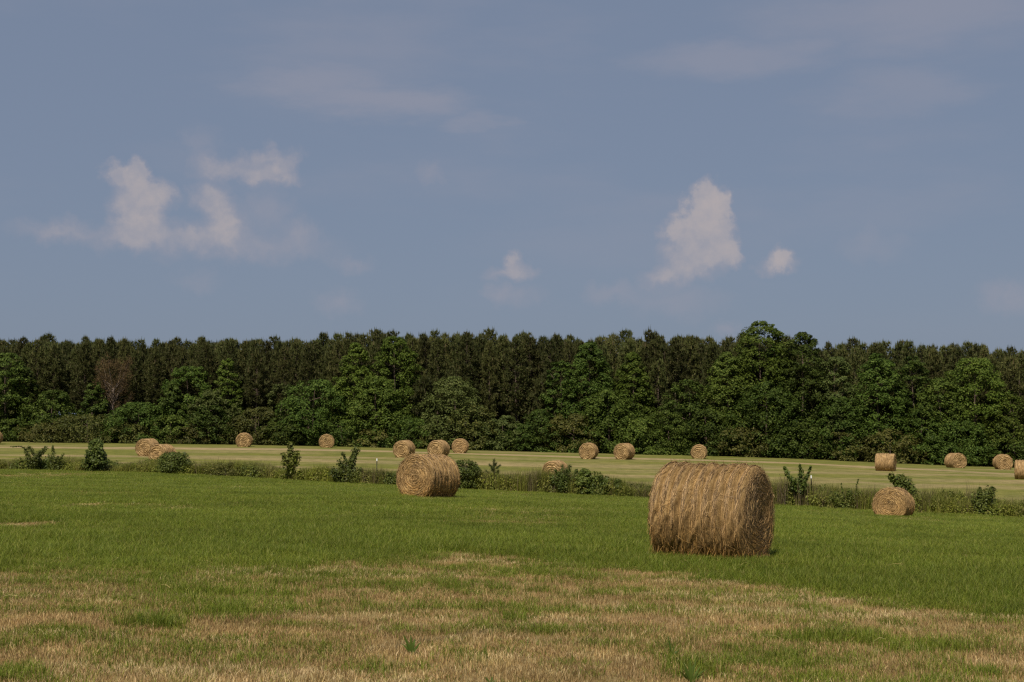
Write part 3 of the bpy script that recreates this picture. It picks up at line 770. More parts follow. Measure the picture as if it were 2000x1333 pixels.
# ------------------------------------------------------------------ trees
def profile(shape, t):
    if shape == 'round': return np.sqrt(np.clip(1 - ((t - .42) / .6) ** 2, 0, 1))
    if shape == 'cone': return np.clip(1 - t, 0, 1) ** .5 * smooth(-.12, .2, t) * 1.05
    if shape == 'dome': return np.clip(1 - t ** 3.2, 0, 1) ** .58
    return np.clip(np.sin(np.pi * np.clip(t * .94 + .05, 0, 1)), 0, 1) ** .5       # column
def crown(seed, H, W, z0, shape, leaf, n_clump, per, mat, D=None, cr=(.075, .125)):
    """leaf clumps spread through the crown's volume, uneven outline, gaps between clumps"""
    rng = np.random.default_rng(seed); s = Soup(); D = D or W
    t = rng.uniform(0, 1, n_clump * 3); keep = rng.uniform(size=len(t)) < .25 + .75 * profile(shape, t); t = t[keep][:n_clump]; t[:5] = rng.uniform(.86, 1, 5)
    n = len(t); a = rng.uniform(0, 2 * np.pi, n)
    lob = .70 + .52 * vnoise(np.cos(a) * 1.6 + 7, np.sin(a) * 1.6 + t * 3.2, seed)
    rf = np.sqrt(rng.uniform(.30, 1, n)) * lob * profile(shape, t)
    C = np.stack([rf * np.cos(a) * W / 2, rf * np.sin(a) * D / 2, z0 + t * (H - z0)], 1)
    rad = rng.uniform(*cr, n) * W ** .75 * 1.25 * np.clip(.55 + .6 * profile(shape, t), .45, 1.1)
    C[:, 2] = np.minimum(C[:, 2], H - rad * .55)
    cid = np.repeat(np.arange(n), per); m = len(cid)
    d = unit(rng.normal(size=(m, 3))); flip = (d[:, 2] < -.2) & (rng.uniform(size=m) < .7); d[flip, 2] *= -1
    out = unit(np.stack([C[cid, 0], C[cid, 1], 0 * cid], 1) + 1e-6)
    pos = C[cid] + d * rad[cid, None] * (.5 + .55 * rng.uniform(size=m) ** .5)[:, None] * [1, 1, .62]
    pos[:, 2] -= .25 * rad[cid] * np.linalg.norm(d[:, :2], axis=1) ** 2      # drooping rims
    s.leaves(pos, d * .8 + out * .3 + [0, 0, .7] + .45 * rng.normal(size=(m, 3)), leaf * rng.uniform(.6, 1.35, m), rng, .6)
    return s.mesh('crown', mat), C
def trunk_mesh(seed, H, r0, C, mat, nlimb=7, lean=0.):
    rng = np.random.default_rng(seed + 5); s = Soup()
    zz = np.linspace(-.15, H * .86, 7); wob = np.cumsum(rng.normal(0, .02 * H ** .5, (7, 2)), 0); wob[0] = 0
    pts = np.stack([wob[:, 0] + lean * zz, wob[:, 1], zz], 1)
    s.tube(pts, r0 * (1.0 - .85 * np.linspace(0, 1, 7)) + .004, 7)
    for c in C[rng.choice(len(C), min(nlimb, len(C)), replace=False)]:
        zb = max(.12 * H, c[2] - .35 * math.hypot(c[0], c[1]) - .06 * H); b = np.array([np.interp(zb, zz, pts[:, 0]), np.interp(zb, zz, pts[:, 1]), zb])
        mid = (b + c) / 2 + [0, 0, -.04 * H]
        s.tube([b, mid, c], [r0 * .4, r0 * .25, r0 * .08], 5)
    return s.mesh('trunk', mat, True)
def tree(name, label, cat, px, top, wpx, Yoff, shape, mat, seed, z0=.12, group=None, dens=1.0, leaf=.116, Yabs=None, tr=True, bark='bark'):
    x0 = (px - CX) / F * 155
    Yv = Yabs or float(edge_y(x0)) + Yoff
    x = (px - CX) / F * Yv; zg = gz(x, Yv)
    H = at(px, top, Yv)[2] - zg; W = wpx / F * Yv
    ncl = int(np.clip(52 * H * W / 10 * dens, 40, 520)); per = 62
    cm, C = crown(seed, H, W * 1.26, z0 * H, shape, leaf, ncl, per, M[mat])
    o = empty(name, (x, Yv, zg), label, cat, group)
    link('crown', cm, o)
    if tr: link('trunk', trunk_mesh(seed, H, .03 + .012 * H, C, M[bark]), o)
    return o
TG = 'broadleaf trees along the forest edge'
TREES = [  # px, top, width, metres behind the edge, shape, leaf, label
    (12, 690, 80, 3, 'column', 'broad', 'tall dark leafy tree at the left edge of the photo, before the pines'),
    (45, 715, 50, 4, 'column', 'broad', 'dark narrow tree, second from the left edge'),
    (105, 762, 90, 3, 'dome', 'broad', 'low spreading tree right of the dark tall tree on the left'),
    (183, 742, 60, 4, 'cone', 'broad', 'pointed small tree just left of the bare brown tree'),
    (272, 786, 115, 2.5, 'dome', 'broad', 'wide low tree just right of the bare trunk'),
    (338, 748, 62, 3.5, 'cone', 'broad', 'narrow dark tree between the bare trunk and the small bright pointed tree'),
    (370, 716, 92, 7, 'round', 'broad', 'round green tree set back against the pines, left of the bright pointed tree'),
    (444, 700, 62, 5, 'cone', 'broad_bright', 'small bright green pointed tree before the dark pines'),
    (424, 762, 80, 4, 'round', 'broad_pale', 'pale leafy tree under the bright pointed tree'),
    (412, 792, 80, 2, 'dome', 'broad', 'rounded low tree above the strip left of the small distant bale'),
    (551, 750, 58, 5, 'round', 'broad_pale', 'small pale topped tree beside the broad dark tree'),
    (612, 741, 125, 3, 'dome', 'broad', 'broad dark tree above the small distant bale at left centre'),
    (694, 670, 95, 5, 'cone', 'broad_bright', 'tall conical bright green tree rising among the pines, left of centre'),
    (735, 735, 110, 3, 'dome', 'broad', 'leafy tree filling in below the tall conical tree'),
    (770, 658, 84, 7, 'round', 'broad_bright', 'tall round crowned green tree right of the conical tree'),
    (886, 736, 112, 3, 'dome', 'broad_pale', 'pale rounded tree above the coiled end bale'),
    (1094, 704, 62, 5, 'column', 'broad', 'slim tree on the left shoulder of the tall central tree'),
    (1152, 668, 105, 5, 'cone', 'broad', 'tall broad tree above the two side by side bales'),
    (1236, 688, 92, 5, 'cone', 'broad_bright', 'tall tree right of the central broad tree'),
    (1190, 762, 110, 2.5, 'dome', 'broad', 'lower tree between the two tall central trees'),
    (1345, 742, 80, 4, 'round', 'broad', 'dark tree over the small bale behind the biggest bale'),
    (1420, 688, 112, 4, 'cone', 'broad', 'full dark tree left of the tallest tree'),
    (1487, 627, 112, 6, 'dome', 'broad_bright', 'tallest tree of the forest edge, breaking the skyline'),
    (1512, 634, 34, 5.2, 'column', 'broad', 'narrow spire of a tree against the tallest tree'),
    (1568, 649, 92, 5, 'dome', 'broad', 'second tree standing above the pine skyline, right of the tallest'),
    (1500, 745, 130, 2.5, 'dome', 'broad', 'dark bushy tree at the foot of the tallest tree'),
    (1634, 698, 72, 4, 'round', 'broad_pale', 'greyish green tree right of the two trees on the skyline'),
    (1716, 690, 108, 4, 'cone', 'broad', 'leafy tree above the broadside distant bale'),
    (1640, 775, 110, 2.5, 'dome', 'broad', 'low dark tree left of the broadside distant bale'),
    (1782, 696, 66, 5, 'column', 'broad', 'narrow tree between the leafy tree and the bright wide tree'),
    (1905, 700, 112, 4, 'round', 'broad_bright', 'bright wide tree near the right edge, lit on its upper side'),
    (1838, 738, 100, 3, 'dome', 'broad', 'left shoulder tree of the bright wide tree'),
    (1975, 774, 96, 2.5, 'dome', 'broad_bright', 'low bright tree at the right edge of the photo'),
]
for q, (px, top, w, yo, sh, mt_, lab) in enumerate(TREES):
    tree('broadleaf_tree', lab, 'tree', px, top, w, yo, sh, mt_, 1000 + 17 * q, .08, TG)

# bushes along the foot of the forest
BG = 'bushes along the forest edge'
BUSH = [
    (20, 818, 90, 1.5, 'broad', 'dark bush at the foot of the tall tree on the left edge'),
    (95, 826, 110, 1.2, 'olive', 'olive bush under the low spreading tree at left'),
    (175, 810, 150, 1.5, 'olive', 'wide yellowish olive bush below the bare brown tree'),
    (262, 828, 90, 1.2, 'olive', 'olive bush behind the close pair of bales'),
    (335, 812, 80, 1.6, 'broad', 'dark bush at the foot of the narrow dark tree'),
    (375, 828, 70, 1.2, 'olive', 'small olive bush left of the rounded low tree'),
    (505, 795, 90, 2.2, 'olive', 'dull green bush right of the leftmost small distant bale'),
    (560, 815, 90, 1.6, 'broad', 'dark bush between the two small distant bales at left'),
    (668, 820, 90, 1.6, 'broad', 'dark bush right of the small distant bale at left centre'),
    (735, 838, 80, 1.1, 'olive', 'low bush behind the dark shrub with a spire'),
    (800, 812, 90, 1.8, 'broad', 'leafy bush above the distant bale left of the big coiled one'),
    (852, 845, 70, 1.1, 'olive', 'pale low bush behind the partly hidden distant bale'),
    (925, 790, 100, 2.2, 'olive', 'brownish bush at the foot of the pale rounded tree'),
    (985, 812, 80, 1.8, 'broad_pale', 'pale green bush right of three bales in a row'),
    (1018, 828, 60, 1.4, 'broad', 'small rounded dark bush above the young pine sapling'),
    (1060, 800, 90, 2.2, 'broad', 'dark bush left of the two side by side bales'),
    (1118, 808, 110, 1.8, 'olive', 'yellowish bush above the left one of the side by side bales'),
    (1250, 815, 110, 1.6, 'broad', 'dark bush above the right one of the side by side bales'),
    (1305, 800, 90, 2.2, 'broad', 'leafy bush in the gap before the pines right of centre'),
    (1380, 800, 100, 2.0, 'broad', 'dark bush above the small bale over the biggest bale'),
    (1450, 835, 110, 1.4, 'olive', 'olive bush behind the top right of the biggest bale'),
    (1555, 825, 110, 1.6, 'broad', 'dark bush above the little vee shaped tree'),
    (1640, 845, 90, 1.3, 'olive', 'low bush left of the broadside distant bale'),
    (1735, 838, 100, 1.4, 'olive', 'brownish bush behind the broadside distant bale'),
    (1800, 800, 90, 2.0, 'broad', 'dark bush at the foot of the narrow right-hand tree'),
    (1805, 872, 50, .8, 'broad', 'small round dark bush between the broadside bale and its right neighbour'),
    (1870, 820, 110, 1.6, 'broad', 'dark leafy bush below the bright wide tree'),
    (1965, 845, 90, 1.2, 'broad', 'dark bush behind the end-on bale at right'),
]
for q, (px, top, w, yo, mt_, lab) in enumerate(BUSH):
    tree('bush', lab, 'bush', px, top, w, yo, 'dome', mt_, 3000 + 13 * q, .02, BG, 1.15, .105)

# continuous low undergrowth at the foot of the trees
U_PROTO = ([leafy_clump(rng, 330, 1.0, 1.0, .12, M['broad'], 'undergrowth_clump') for _ in range(3)]
           + [leafy_clump(rng, 330, 1.0, 1.0, .11, M['olive'], 'undergrowth_clump') for _ in range(3)])
n = 900
x = rng.uniform(-78, 74, n); t = rng.uniform(0, 1, n)
y = edge_y(x) + .6 + t * 9 + .8 * (fbm(x / 5, x * 0, 8) - .5)
h = (.75 + .9 * fbm(x / 3.5, y / 3, 33)) * (1 + .9 * t)
w_ = rng.uniform(.8, 1.5, n)
idx = np.where(fbm(x / 6, y / 4, 44) + .25 * rng.uniform(-1, 1, n) > .52, 3, 0) + rng.integers(0, 3, n)
scatter('undergrowth', np.stack([x, y, ground_z(x, y) - .05], 1), np.stack([0 * x, 0 * x, rng.uniform(0, 6.28, n)], 1), np.stack([w_, w_, h], 1), idx, U_PROTO,
        'dense low scrub along the foot of the forest')

n = 2400
x = rng.uniform(-100, 96, n); t = rng.uniform(0, 1, n)
y = edge_y(x) + 8 + t * 62
h = (1.6 + 1.6 * fbm(x / 4, y / 4, 36)) * (1 + .5 * t); w_ = rng.uniform(1.4, 2.4, n)
scatter('thicket', np.stack([x, y, ground_z(x, y) - .05], 1), np.stack([0 * x, 0 * x, rng.uniform(0, 6.28, n)], 1), np.stack([w_, w_, h], 1), rng.integers(0, 6, n), U_PROTO,
        'shaded thicket under the pines')
# ------------------------------------------------------------------ pine plantation
def pine_meshes(seed, H=12.8, W=3.4, mat='needles', z0=.30, n_br=95, tuft=.34, per=9, r0=.13, wn=.05):
    rng = np.random.default_rng(seed); s = Soup(); tk = Soup()
    zz = np.linspace(-.2, H * .985, 8); wob = np.cumsum(rng.normal(0, .045, (8, 2)) * H / 13, 0); wob[0] = 0
    tp = np.stack([wob[:, 0], wob[:, 1], zz], 1); tk.tube(tp, r0 * (1 - .93 * np.linspace(0, 1, 8)) + .004, 7)
    A, B = [], []
    for b in range(n_br):
        t = (b + rng.uniform()) / n_br; z = H * (z0 + (1 - z0) * t * .985)
        prof = (1 - t) ** .55 * smooth(-.25, .25, t)
        ln = W / 2 * prof * rng.uniform(.55, 1.15) + .12
        a = b * 2.399 + rng.uniform(-.5, .5); up = .05 + .75 * t + rng.uniform(-.1, .2)
        o = np.array([np.interp(z, zz, tp[:, 0]), np.interp(z, zz, tp[:, 1]), z]); d = np.array([math.cos(a), math.sin(a), up * .55])
        mid = o + d * ln * .55; end = o + d * ln + [0, 0, .18 * ln]
        tk.tube([o, mid, end], [r0 * .25 * (1 - .6 * t), r0 * .14, .006], 4)
        m = max(3, int(6.5 * ln / tuft * .42))
        for f in np.linspace(.42, 1.0, m):
            c = (o * (1 - f) + end * f) + rng.normal(0, .12, 3) * ln * .9 * (H / 13)
            k = per; dirs = unit(d[None] * .5 + [0, 0, .55] + .75 * rng.normal(size=(k, 3)))
            A.append(np.repeat(c[None], k, 0)); B.append(c + dirs * tuft * rng.uniform(.6, 1.25, (k, 1)))
        if t > .35:                                    # upright candles of new growth
            q = end[None] + rng.normal(0, .12, (4, 3)) * [1, 1, .4]; A.append(q - [0, 0, .05]); B.append(q + rng.normal(0, .03, (4, 3)) + np.array([0, 0, 1.]) * tuft * rng.uniform(.9, 2.0, (4, 1)))
    A, B = np.concatenate(A), np.concatenate(B)
    s.spikes(A, B, wn * rng.uniform(.8, 2.0, len(A)), rng)
    return s.mesh('crown', M[mat]), tk.mesh('trunk', M['bark'], True)
PVL = [pine_meshes(5100 + i, 12.8, 4.2, z0=.04, n_br=110, per=10, wn=.085) for i in range(2)]
PV = [pine_meshes(5000 + i, 12.8 + .25 * (i % 3 - 1), 3.3 + .35 * (i % 3), per=13, wn=.06, n_br=105 + 8 * (i % 4), tuft=.30) for i in range(9)]
rng = np.random.default_rng(99)
n = 420
x = rng.uniform(-110, 105, n); y = edge_y(x) + 29 + rng.uniform(0, 1, n) * 42
tw_ = []
for c_, t_ in PV[:2] + PVL:
    q_ = bpy.data.meshes.new('wood_pine')
    Vv = np.concatenate([np.array([v.co for v in m_.vertices]) for m_ in (c_, t_)])
    fs = {}
    off_ = 0
    for m_ in (c_, t_):
        for p_ in m_.polygons: fs.setdefault(len(p_.vertices), []).append([v_ + off_ for v_ in p_.vertices])
        off_ += len(m_.vertices)
    tw_.append(proto('wood_pine', mesh_np('wood_pine', Vv, [np.array(f_) for f_ in fs.values()], M['needles'])))
sc_ = rng.uniform(1.0, 1.08, n)
scatter('forest', np.stack([x, y, ground_z(x, y)], 1), np.stack([0 * x, 0 * x, rng.uniform(0, 6.28, n)], 1), np.stack([sc_ * 1.15, sc_ * 1.15, sc_], 1), rng.integers(0, 4, n), tw_,
        'pine wood going on behind the front rows')
TOPX = np.array([0, 250, 470, 560, 750, 900, 1060, 1190, 1330, 1420, 1640, 1800, 1950, 2000])
TOPY = np.array([654, 661, 655, 655, 656, 654, 652, 662, 660, 664, 676, 678, 680, 688])
cnt = 0
for row in range(6):
    for q in range(49):
        x = -75 + q * 3.03 + (row % 2) * 1.5 + rng.uniform(-.55, .55)
        Yv = float(edge_y(x)) + 9 + row * 3.1 + rng.uniform(-.6, .6)
        px = CX + F * x / Yv; zg = gz(x, Yv)
        Ht = at(min(max(px, 0), 2000), np.interp(px, TOPX, TOPY) + 13, 166)[2] - zg + .27 * row + rng.normal(0, .40)
        v = (q * 5 + row * 3 + rng.integers(0, 3)) % 9; sc = Ht / 12.8
        o = empty('pine_tree', (x, Yv, zg), 'dull olive plantation pine in the close rows behind the leafy trees', 'pine tree', 'plantation pines behind the forest edge', rng.uniform(0, 6.28), (sc * rng.uniform(.86, 1.22),) * 2 + (sc,))
        link('trunk', PV[v][1], o); link('crown', PV[v][0], o); cnt += 1
def special_pine(px, top, Yoff, seed, label, W=3.0, z0=.3):
    Yv = float(edge_y((px - CX) / F * 155)) + Yoff; x = (px - CX) / F * Yv; zg = gz(x, Yv); H = at(px, top, Yv)[2] - zg
    cm, tm = pine_meshes(seed, H, W, 'needles', z0, 80, .34, 10, .03 + .008 * H, .075)
    o = empty('pine_tree', (x, Yv, zg), label, 'pine tree', None); link('trunk', tm, o); link('crown', cm, o)
special_pine(1267, 645, 9, 71, 'pine whose slim tip stands up highest above the pine skyline, right of centre', 2.2)
special_pine(830, 742, 4.5, 72, 'small dark pine with bare leaning trunk left of the pale rounded tree', 3.6, .45)
special_pine(1060, 745, 5, 73, 'lower dull pine between the pale rounded tree and the slim tree', 4.2, .12)
special_pine(1285, 705, 6, 74, 'dark layered pine in the gap right of the central trees', 3.6, .25)
special_pine(1972, 700, 6, 75, 'brownish pine at the right edge behind the low bright tree', 4.0, .3)
special_pine(500, 690, 6.2, 76, 'pine with pale bare trunk in the dark gap right of the bright pointed tree', 3.2, .42)

# bare brown tree with a pale trunk
def dead_tree():
    px, top = 222, 690
    Yv = float(edge_y((px - CX) / F * 155)) + 5.5; x = (px - CX) / F * Yv; zg = gz(x, Yv); H = at(px, top, Yv)[2] - zg; W = 75 / F * Yv
    rg = np.random.default_rng(77); s = Soup(); tw = Soup()
    zz = np.linspace(-.2, H * .62, 6); pts = np.stack([.05 * np.sin(zz) - .10 * (zz < 2), 0 * zz, zz], 1)
    s.tube(pts, [.15, .14, .12, .11, .09, .07], 7)
    A, B = [], []
    for b in range(46):
        t = rg.uniform(.22 if b < 6 else .42, 1); z = H * .62 * min(t, 1); a = rg.uniform(0, 6.28); o = np.array([.05 * math.sin(z), 0, z])
        hz = W / 2 * rg.uniform(.5, 1.0) * (.75 if b < 6 else 1); d = np.array([math.cos(a) * hz, math.sin(a) * hz, 0])
        upz = min(H - z, rg.uniform(.25, 1.1) * (H * .34)) if b >= 6 else rg.uniform(.3, 1.2)
        mid = o + d * .55 + [0, 0, upz * .35]; e = o + d + [0, 0, upz]
        s.tube([o, mid, e], [.06 * (1.2 - t * .6), .035, .008], 5)
        if b < 6: continue
        for f in rg.uniform(.3, 1, 80):
            c = (mid * (1 - f) + e * f) + rg.normal(0, .18, 3); dd = unit(rg.normal(size=3) + [0, 0, .5])
            A.append(c); B.append(c + dd * rg.uniform(.2, .6))
    m = 2600; d = unit(rg.normal(size=(m, 3))); rr = rg.uniform(.25, 1, m)[:, None] ** .45
    c = d * rr * [W * .5, W * .5, H * .25] * (.75 + .5 * vnoise(d[:, 0] * 3 + 9, d[:, 2] * 3, 4))[:, None] + [0, 0, H * .73]
    tw.spikes(np.concatenate([np.array(A), c]), np.concatenate([np.array(B), c + unit(d + rg.normal(size=(m, 3))) * rg.uniform(.15, .5, (m, 1))]), .045, rg)
    o = empty('bare_tree', (x, Yv, zg), 'half bare brown tree with forked pale trunk, rising left of the pines', 'tree')
    link('trunk', s.mesh('trunk', M['pale_bark'], True), o); link('twigs', tw.mesh('twigs', M['dead_twigs']), o)
dead_tree()

# ------------------------------------------------------------------ shrubs and saplings of the weed strip
def strip_site(px, off=1.0):
    Yv = float(strip_y((px - CX) / F * 78)) + off
    x = (px - CX) / F * Yv; Yv = float(strip_y(x)) + off; x = (px - CX) / F * Yv
    return x, Yv, gz(x, Yv)
def stem_shrub(name, label, cat, px, stems, mat, seed, off=1.2, leaf=.055, spread=4.0, dens=26, smat='dark_wood', thick=.018, group='shrubs and saplings in the weed strip'):
    dens *= 1.25; off *= .4
    """stems: traced paths (dx, up) in photo pixels with a spread radius; each gets its own depth"""
    x, Yv, zg = strip_site(px, off); k = Yv / F; rg = np.random.default_rng(seed)
    s, l = Soup(), Soup(); C, Nn = [], []
    for st in stems:
        st = list(st); sprd = spread
        if isinstance(st[0], (int, float)): sprd = st[0]; st = st[1:]
        p = np.array([(a * k, 0, b * k) for a, b in st]); dz = rg.normal(0, .5) * abs(p[-1][2]) * .45
        p[:, 1] = dz * (p[:, 2] / max(.01, p[-1][2]))
        tt = np.linspace(0, 1, 9); q = np.stack([np.interp(tt, np.linspace(0, 1, len(p)), p[:, c]) for c in range(3)], 1)
        q[1:-1] += rg.normal(0, .012, (7, 3))
        s.tube(q, thick * (1.05 - .8 * tt), 5)
        ln = np.sum(np.linalg.norm(np.diff(q, axis=0), axis=1)); sprd *= 1.35; m = int(dens * ln * max(1, sprd))
        f = rg.uniform(.22, 1.02, m); c = np.stack([np.interp(f, tt, q[:, j]) for j in range(3)], 1)
        d = unit(rg.normal(size=(m, 3))); lump = .45 + 1.1 * vnoise(f * 6 + rg.uniform(0, 50), 0 * f, seed); c = c + d * (sprd * k * np.sqrt(rg.uniform(.02, 1, m)) * (1.2 - .7 * f) * lump)[:, None]
        C.append(c); Nn.append(d + [0, 0, .6] + .5 * rg.normal(size=(m, 3)))
    o = empty(name, (x, Yv, zg), label, cat, group)
    link('stem', s.mesh('stem', M[smat], True), o)
    C = np.concatenate(C)
    if len(C):
        l.leaves(C, np.concatenate(Nn), leaf * rg.uniform(.6, 1.3, len(C)), rg); link('foliage', l.mesh('foliage', M[mat]), o)
    return o
def crown_shrub(name, label, cat, px, hpx, wpx, shape, mat, seed, off=1.2, z0=.05, leaf=.06, dens=1., lift=0, smat='dark_wood', cr=(.09, .16)):
    x, Yv, zg = strip_site(px, off * .4); k = Yv / F; H, W = hpx * k, wpx * k
    cm, C = crown(seed, H, W, z0 * H, shape, leaf, int(74 * dens), 40, M[mat], cr=cr)
    o = empty(name, (x, Yv, zg), label, cat, 'shrubs and saplings in the weed strip')
    link('crown', cm, o); link('trunk', trunk_mesh(seed, H, .035, C, M[smat], 6), o)
    return o
stem_shrub('shrub', 'wiry shrub at far left with one arm arching left over the weeds', 'shrub', 68,
           [[(0, 0), (-6, 28), (-22, 47), (-44, 46)], [5, (0, 0), (2, 30), (-13, 45)], [6, (0, 0), (8, 28), (23, 44)], [6, (0, 0), (-9, 20), (-17, 42)], [7, (0, 0), (5, 15), (12, 34)], [7, (0, 0), (-3, 12), (-5, 28)], [6, (0, 0), (10, 20), (16, 36)]], 'dark_weed', 11, spread=1.2, leaf=.06)
stem_shrub('shrub', 'thin feathery shrub just right of the wiry arching shrub', 'shrub', 108,
           [[5, (0, 0), (0, 25), (-3, 48)], [4, (0, 0), (8, 15), (19, 33)], [6, (0, 0), (-4, 12), (-7, 30)], [6, (0, 0), (4, 12), (6, 28)]], 'dark_weed', 12, leaf=.05)
crown_shrub('sapling', 'leafy young tree standing alone left of the close pair of bales', 'sapling', 190, 63, 42, 'cone', 'dark_weed', 13, z0=.04, dens=1.5, leaf=.085, cr=(.14, .22))
crown_shrub('bush', 'dense dome-shaped bush before the close pair of bales', 'bush', 343, 43, 68, 'dome', 'dark_weed', 14, z0=.2, leaf=.05, dens=2.2)
crown_shrub('bush', 'low brownish bush right of the dome-shaped bush', 'bush', 442, 27, 66, 'dome', 'olive', 15, leaf=.05, dens=.9)
stem_shrub('sapling', 'slender bright green sapling with bare stem left of centre', 'sapling', 570,
           [[13, (0, 0), (0, 35), (-1, 70)], [9, (0, 12), (10, 40), (12, 54)], [9, (0, 12), (-9, 38), (-13, 52)], [8, (2, 0), (14, 8), (20, 20)], [6, (0, 0), (-8, 6), (-14, 10)]], 'weed', 16, leaf=.085, dens=15, thick=.025)
stem_shrub('shrub', 'dark shrub with one spire leaning right, near the white-tipped post', 'shrub', 680,
           [[9, (0, 0), (5, 40), (16, 68)], [12, (0, 0), (-8, 20), (-14, 42)], [12, (0, 0), (-18, 14), (-26, 26)], [12, (0, 0), (8, 20), (10, 48)], [11, (0, 0), (18, 10), (26, 28)], [4, (0, 0), (-4, 44), (-12, 60)], [12, (0, 0), (0, 15), (0, 35)], [10, (0, 0), (24, 6), (30, 16)]], 'dark_weed', 17, leaf=.075, dens=19, thick=.03)
crown_shrub('bush', 'dense rounded dark bush right behind the coiled end bale', 'bush', 908, 57, 60, 'round', 'dark_weed', 18, leaf=.055, dens=2.0)
crown_shrub('bush', 'small bushy shrub of dark leaves beside the feathery bush', 'bush', 1141, 52, 30, 'column', 'dark_weed', 19, leaf=.08, dens=1.0)
stem_shrub('bush', 'feathery bush with brown stems hiding a hay bale', 'bush', 1104,
           [[7, (0, 0), (-10, 30), (-20, 48)], [8, (0, 0), (-4, 30), (-6, 55)], [8, (0, 0), (5, 30), (8, 55)], [8, (0, 0), (12, 25), (22, 48)], [7, (0, 0), (-16, 20), (-28, 36)], [8, (0, 0), (0, 25), (2, 50)], [8, (0, 0), (-8, 20), (-12, 45)], [8, (0, 0), (16, 20), (28, 34)]], 'dark_weed', 20, leaf=.045, dens=26, smat='dark_wood')
crown_shrub('sapling', 'small dark sapling standing in the weeds left of the biggest bale', 'sapling', 1206, 34, 17, 'column', 'dark_weed', 21, leaf=.06, dens=.6)
stem_shrub('shrub', 'bare grey twiggy shrub right beside the biggest bale', 'shrub', 1531, [[1, (0, 0), (-2, 40), (-4, 66)], [1, (0, 0), (4, 35), (10, 62)], [1, (0, 0), (-8, 30), (-10, 55)], [1, (0, 0), (8, 28), (14, 50)], [1, (0, 10), (-4, 35), (-14, 62)], [1, (0, 10), (3, 40), (4, 68)]], 'brown_weed', 22, leaf=.03, dens=16, smat='dark_wood', thick=.009)
stem_shrub('sapling', 'little vee shaped tree with bare stem, left of the second white-tipped post', 'sapling', 1557,
           [[5, (0, 24), (-8, 44), (-17, 60), (-25, 76)], [5, (0, 24), (3, 45), (3, 62), (1, 80)], [5, (0, 24), (7, 42), (14, 58), (21, 78)], [8, (0, 26), (-5, 38), (-11, 50)], [8, (0, 26), (6, 38), (11, 52)], [8, (0, 26), (0, 38), (-3, 54)], [.3, (0, 0), (0, 14), (0, 28)], [4, (0, 28), (-8, 46), (-22, 60)], [6, (0, 26), (2, 36), (7, 60)]], 'dark_weed', 23, leaf=.075, dens=17, thick=.03)
stem_shrub('bush', 'brown stemmed low bush between the vee shaped tree and the sunken bale', 'bush', 1655,
           [[8, (0, 0), (-14, 15), (-22, 32)], [9, (0, 0), (0, 20), (0, 36)], [9, (0, 0), (14, 18), (24, 32)], [2, (0, 0), (12, 30), (18, 58)], [2, (0, 0), (-10, 30), (-13, 50)], [9, (0, 0), (24, 12), (38, 24)], [9, (0, 0), (-20, 10), (-36, 22)]], 'dark_weed', 24, leaf=.05, dens=24)
stem_shrub('shrub', 'leafy shrub leaning left behind the sunken bale', 'shrub', 1768,
           [[10, (0, 0), (-6, 40), (-30, 68)], [13, (0, 0), (-4, 40), (-14, 66)], [13, (0, 0), (2, 35), (-4, 62)], [12, (0, 0), (6, 30), (8, 48)], [11, (0, 0), (8, 20), (12, 36)], [11, (0, 0), (-10, 30), (-20, 50)]], 'dark_weed', 25, off=2.5, leaf=.085, dens=17, thick=.03)
stem_shrub('bush', 'dark bush leaning right near the right edge of the weed strip', 'bush', 1912,
           [[12, (0, 0), (6, 28), (14, 54)], [12, (0, 0), (10, 28), (26, 46)], [12, (0, 0), (-4, 14), (-14, 28)], [12, (0, 0), (8, 18), (18, 36)], [11, (0, 0), (2, 28), (2, 52)], [10, (0, 0), (-2, 12), (-2, 24)]], 'dark_weed', 26, leaf=.06, dens=24)
def pine_sapling():
    x, Yv, zg = strip_site(965, 1.2); H = 60 * Yv / F
    rg = np.random.default_rng(31); s, l = Soup(), Soup(); A, B = [], []
    s.tube([(0, 0, -.05), (0, 0, H * .5), (.02, 0, H * .97)], [.04, .028, .01], 6)
    lim = [((0, 0, 0), (0, 0, H))]
    for b in range(11):
        z = H * (.28 + .05 * b); a = b * 2.4; ln = .52 * (1 - (z / H - .28) * 1.0) * rg.uniform(.75, 1.1)
        e = (math.cos(a) * ln, math.sin(a) * ln, z + ln * .65); s.tube([(0, 0, z), (e[0] * .6, e[1] * .6, z + ln * .22), e], [.016, .012, .005], 5); lim.append(((e[0] * .35, e[1] * .35, z + ln * .12), e))
    for p0, p1 in lim:
        p0, p1 = np.array(p0), np.array(p1); st = .45 if p1[2] == H else 0
        for f in np.linspace(st, 1, 34 if st else 12):
            c = p0 + (p1 - p0) * f; d = unit((p1 - p0)[None] / np.linalg.norm(p1 - p0) * .8 + .7 * rg.normal(size=(12, 3)))
            A.append(np.repeat(c[None], 12, 0)); B.append(c + d * .16 * rg.uniform(.7, 1.2, (12, 1)))
    l.spikes(np.concatenate(A), np.concatenate(B), .018, rg)
    o = empty('pine_sapling', (x, Yv, zg), 'young pine sapling with upturned branches right of the rounded bush', 'sapling', 'shrubs and saplings in the weed strip')
    link('trunk', s.mesh('trunk', M['bark'], True), o); link('needles', l.mesh('needles', M['young_needles']), o)
pine_sapling()

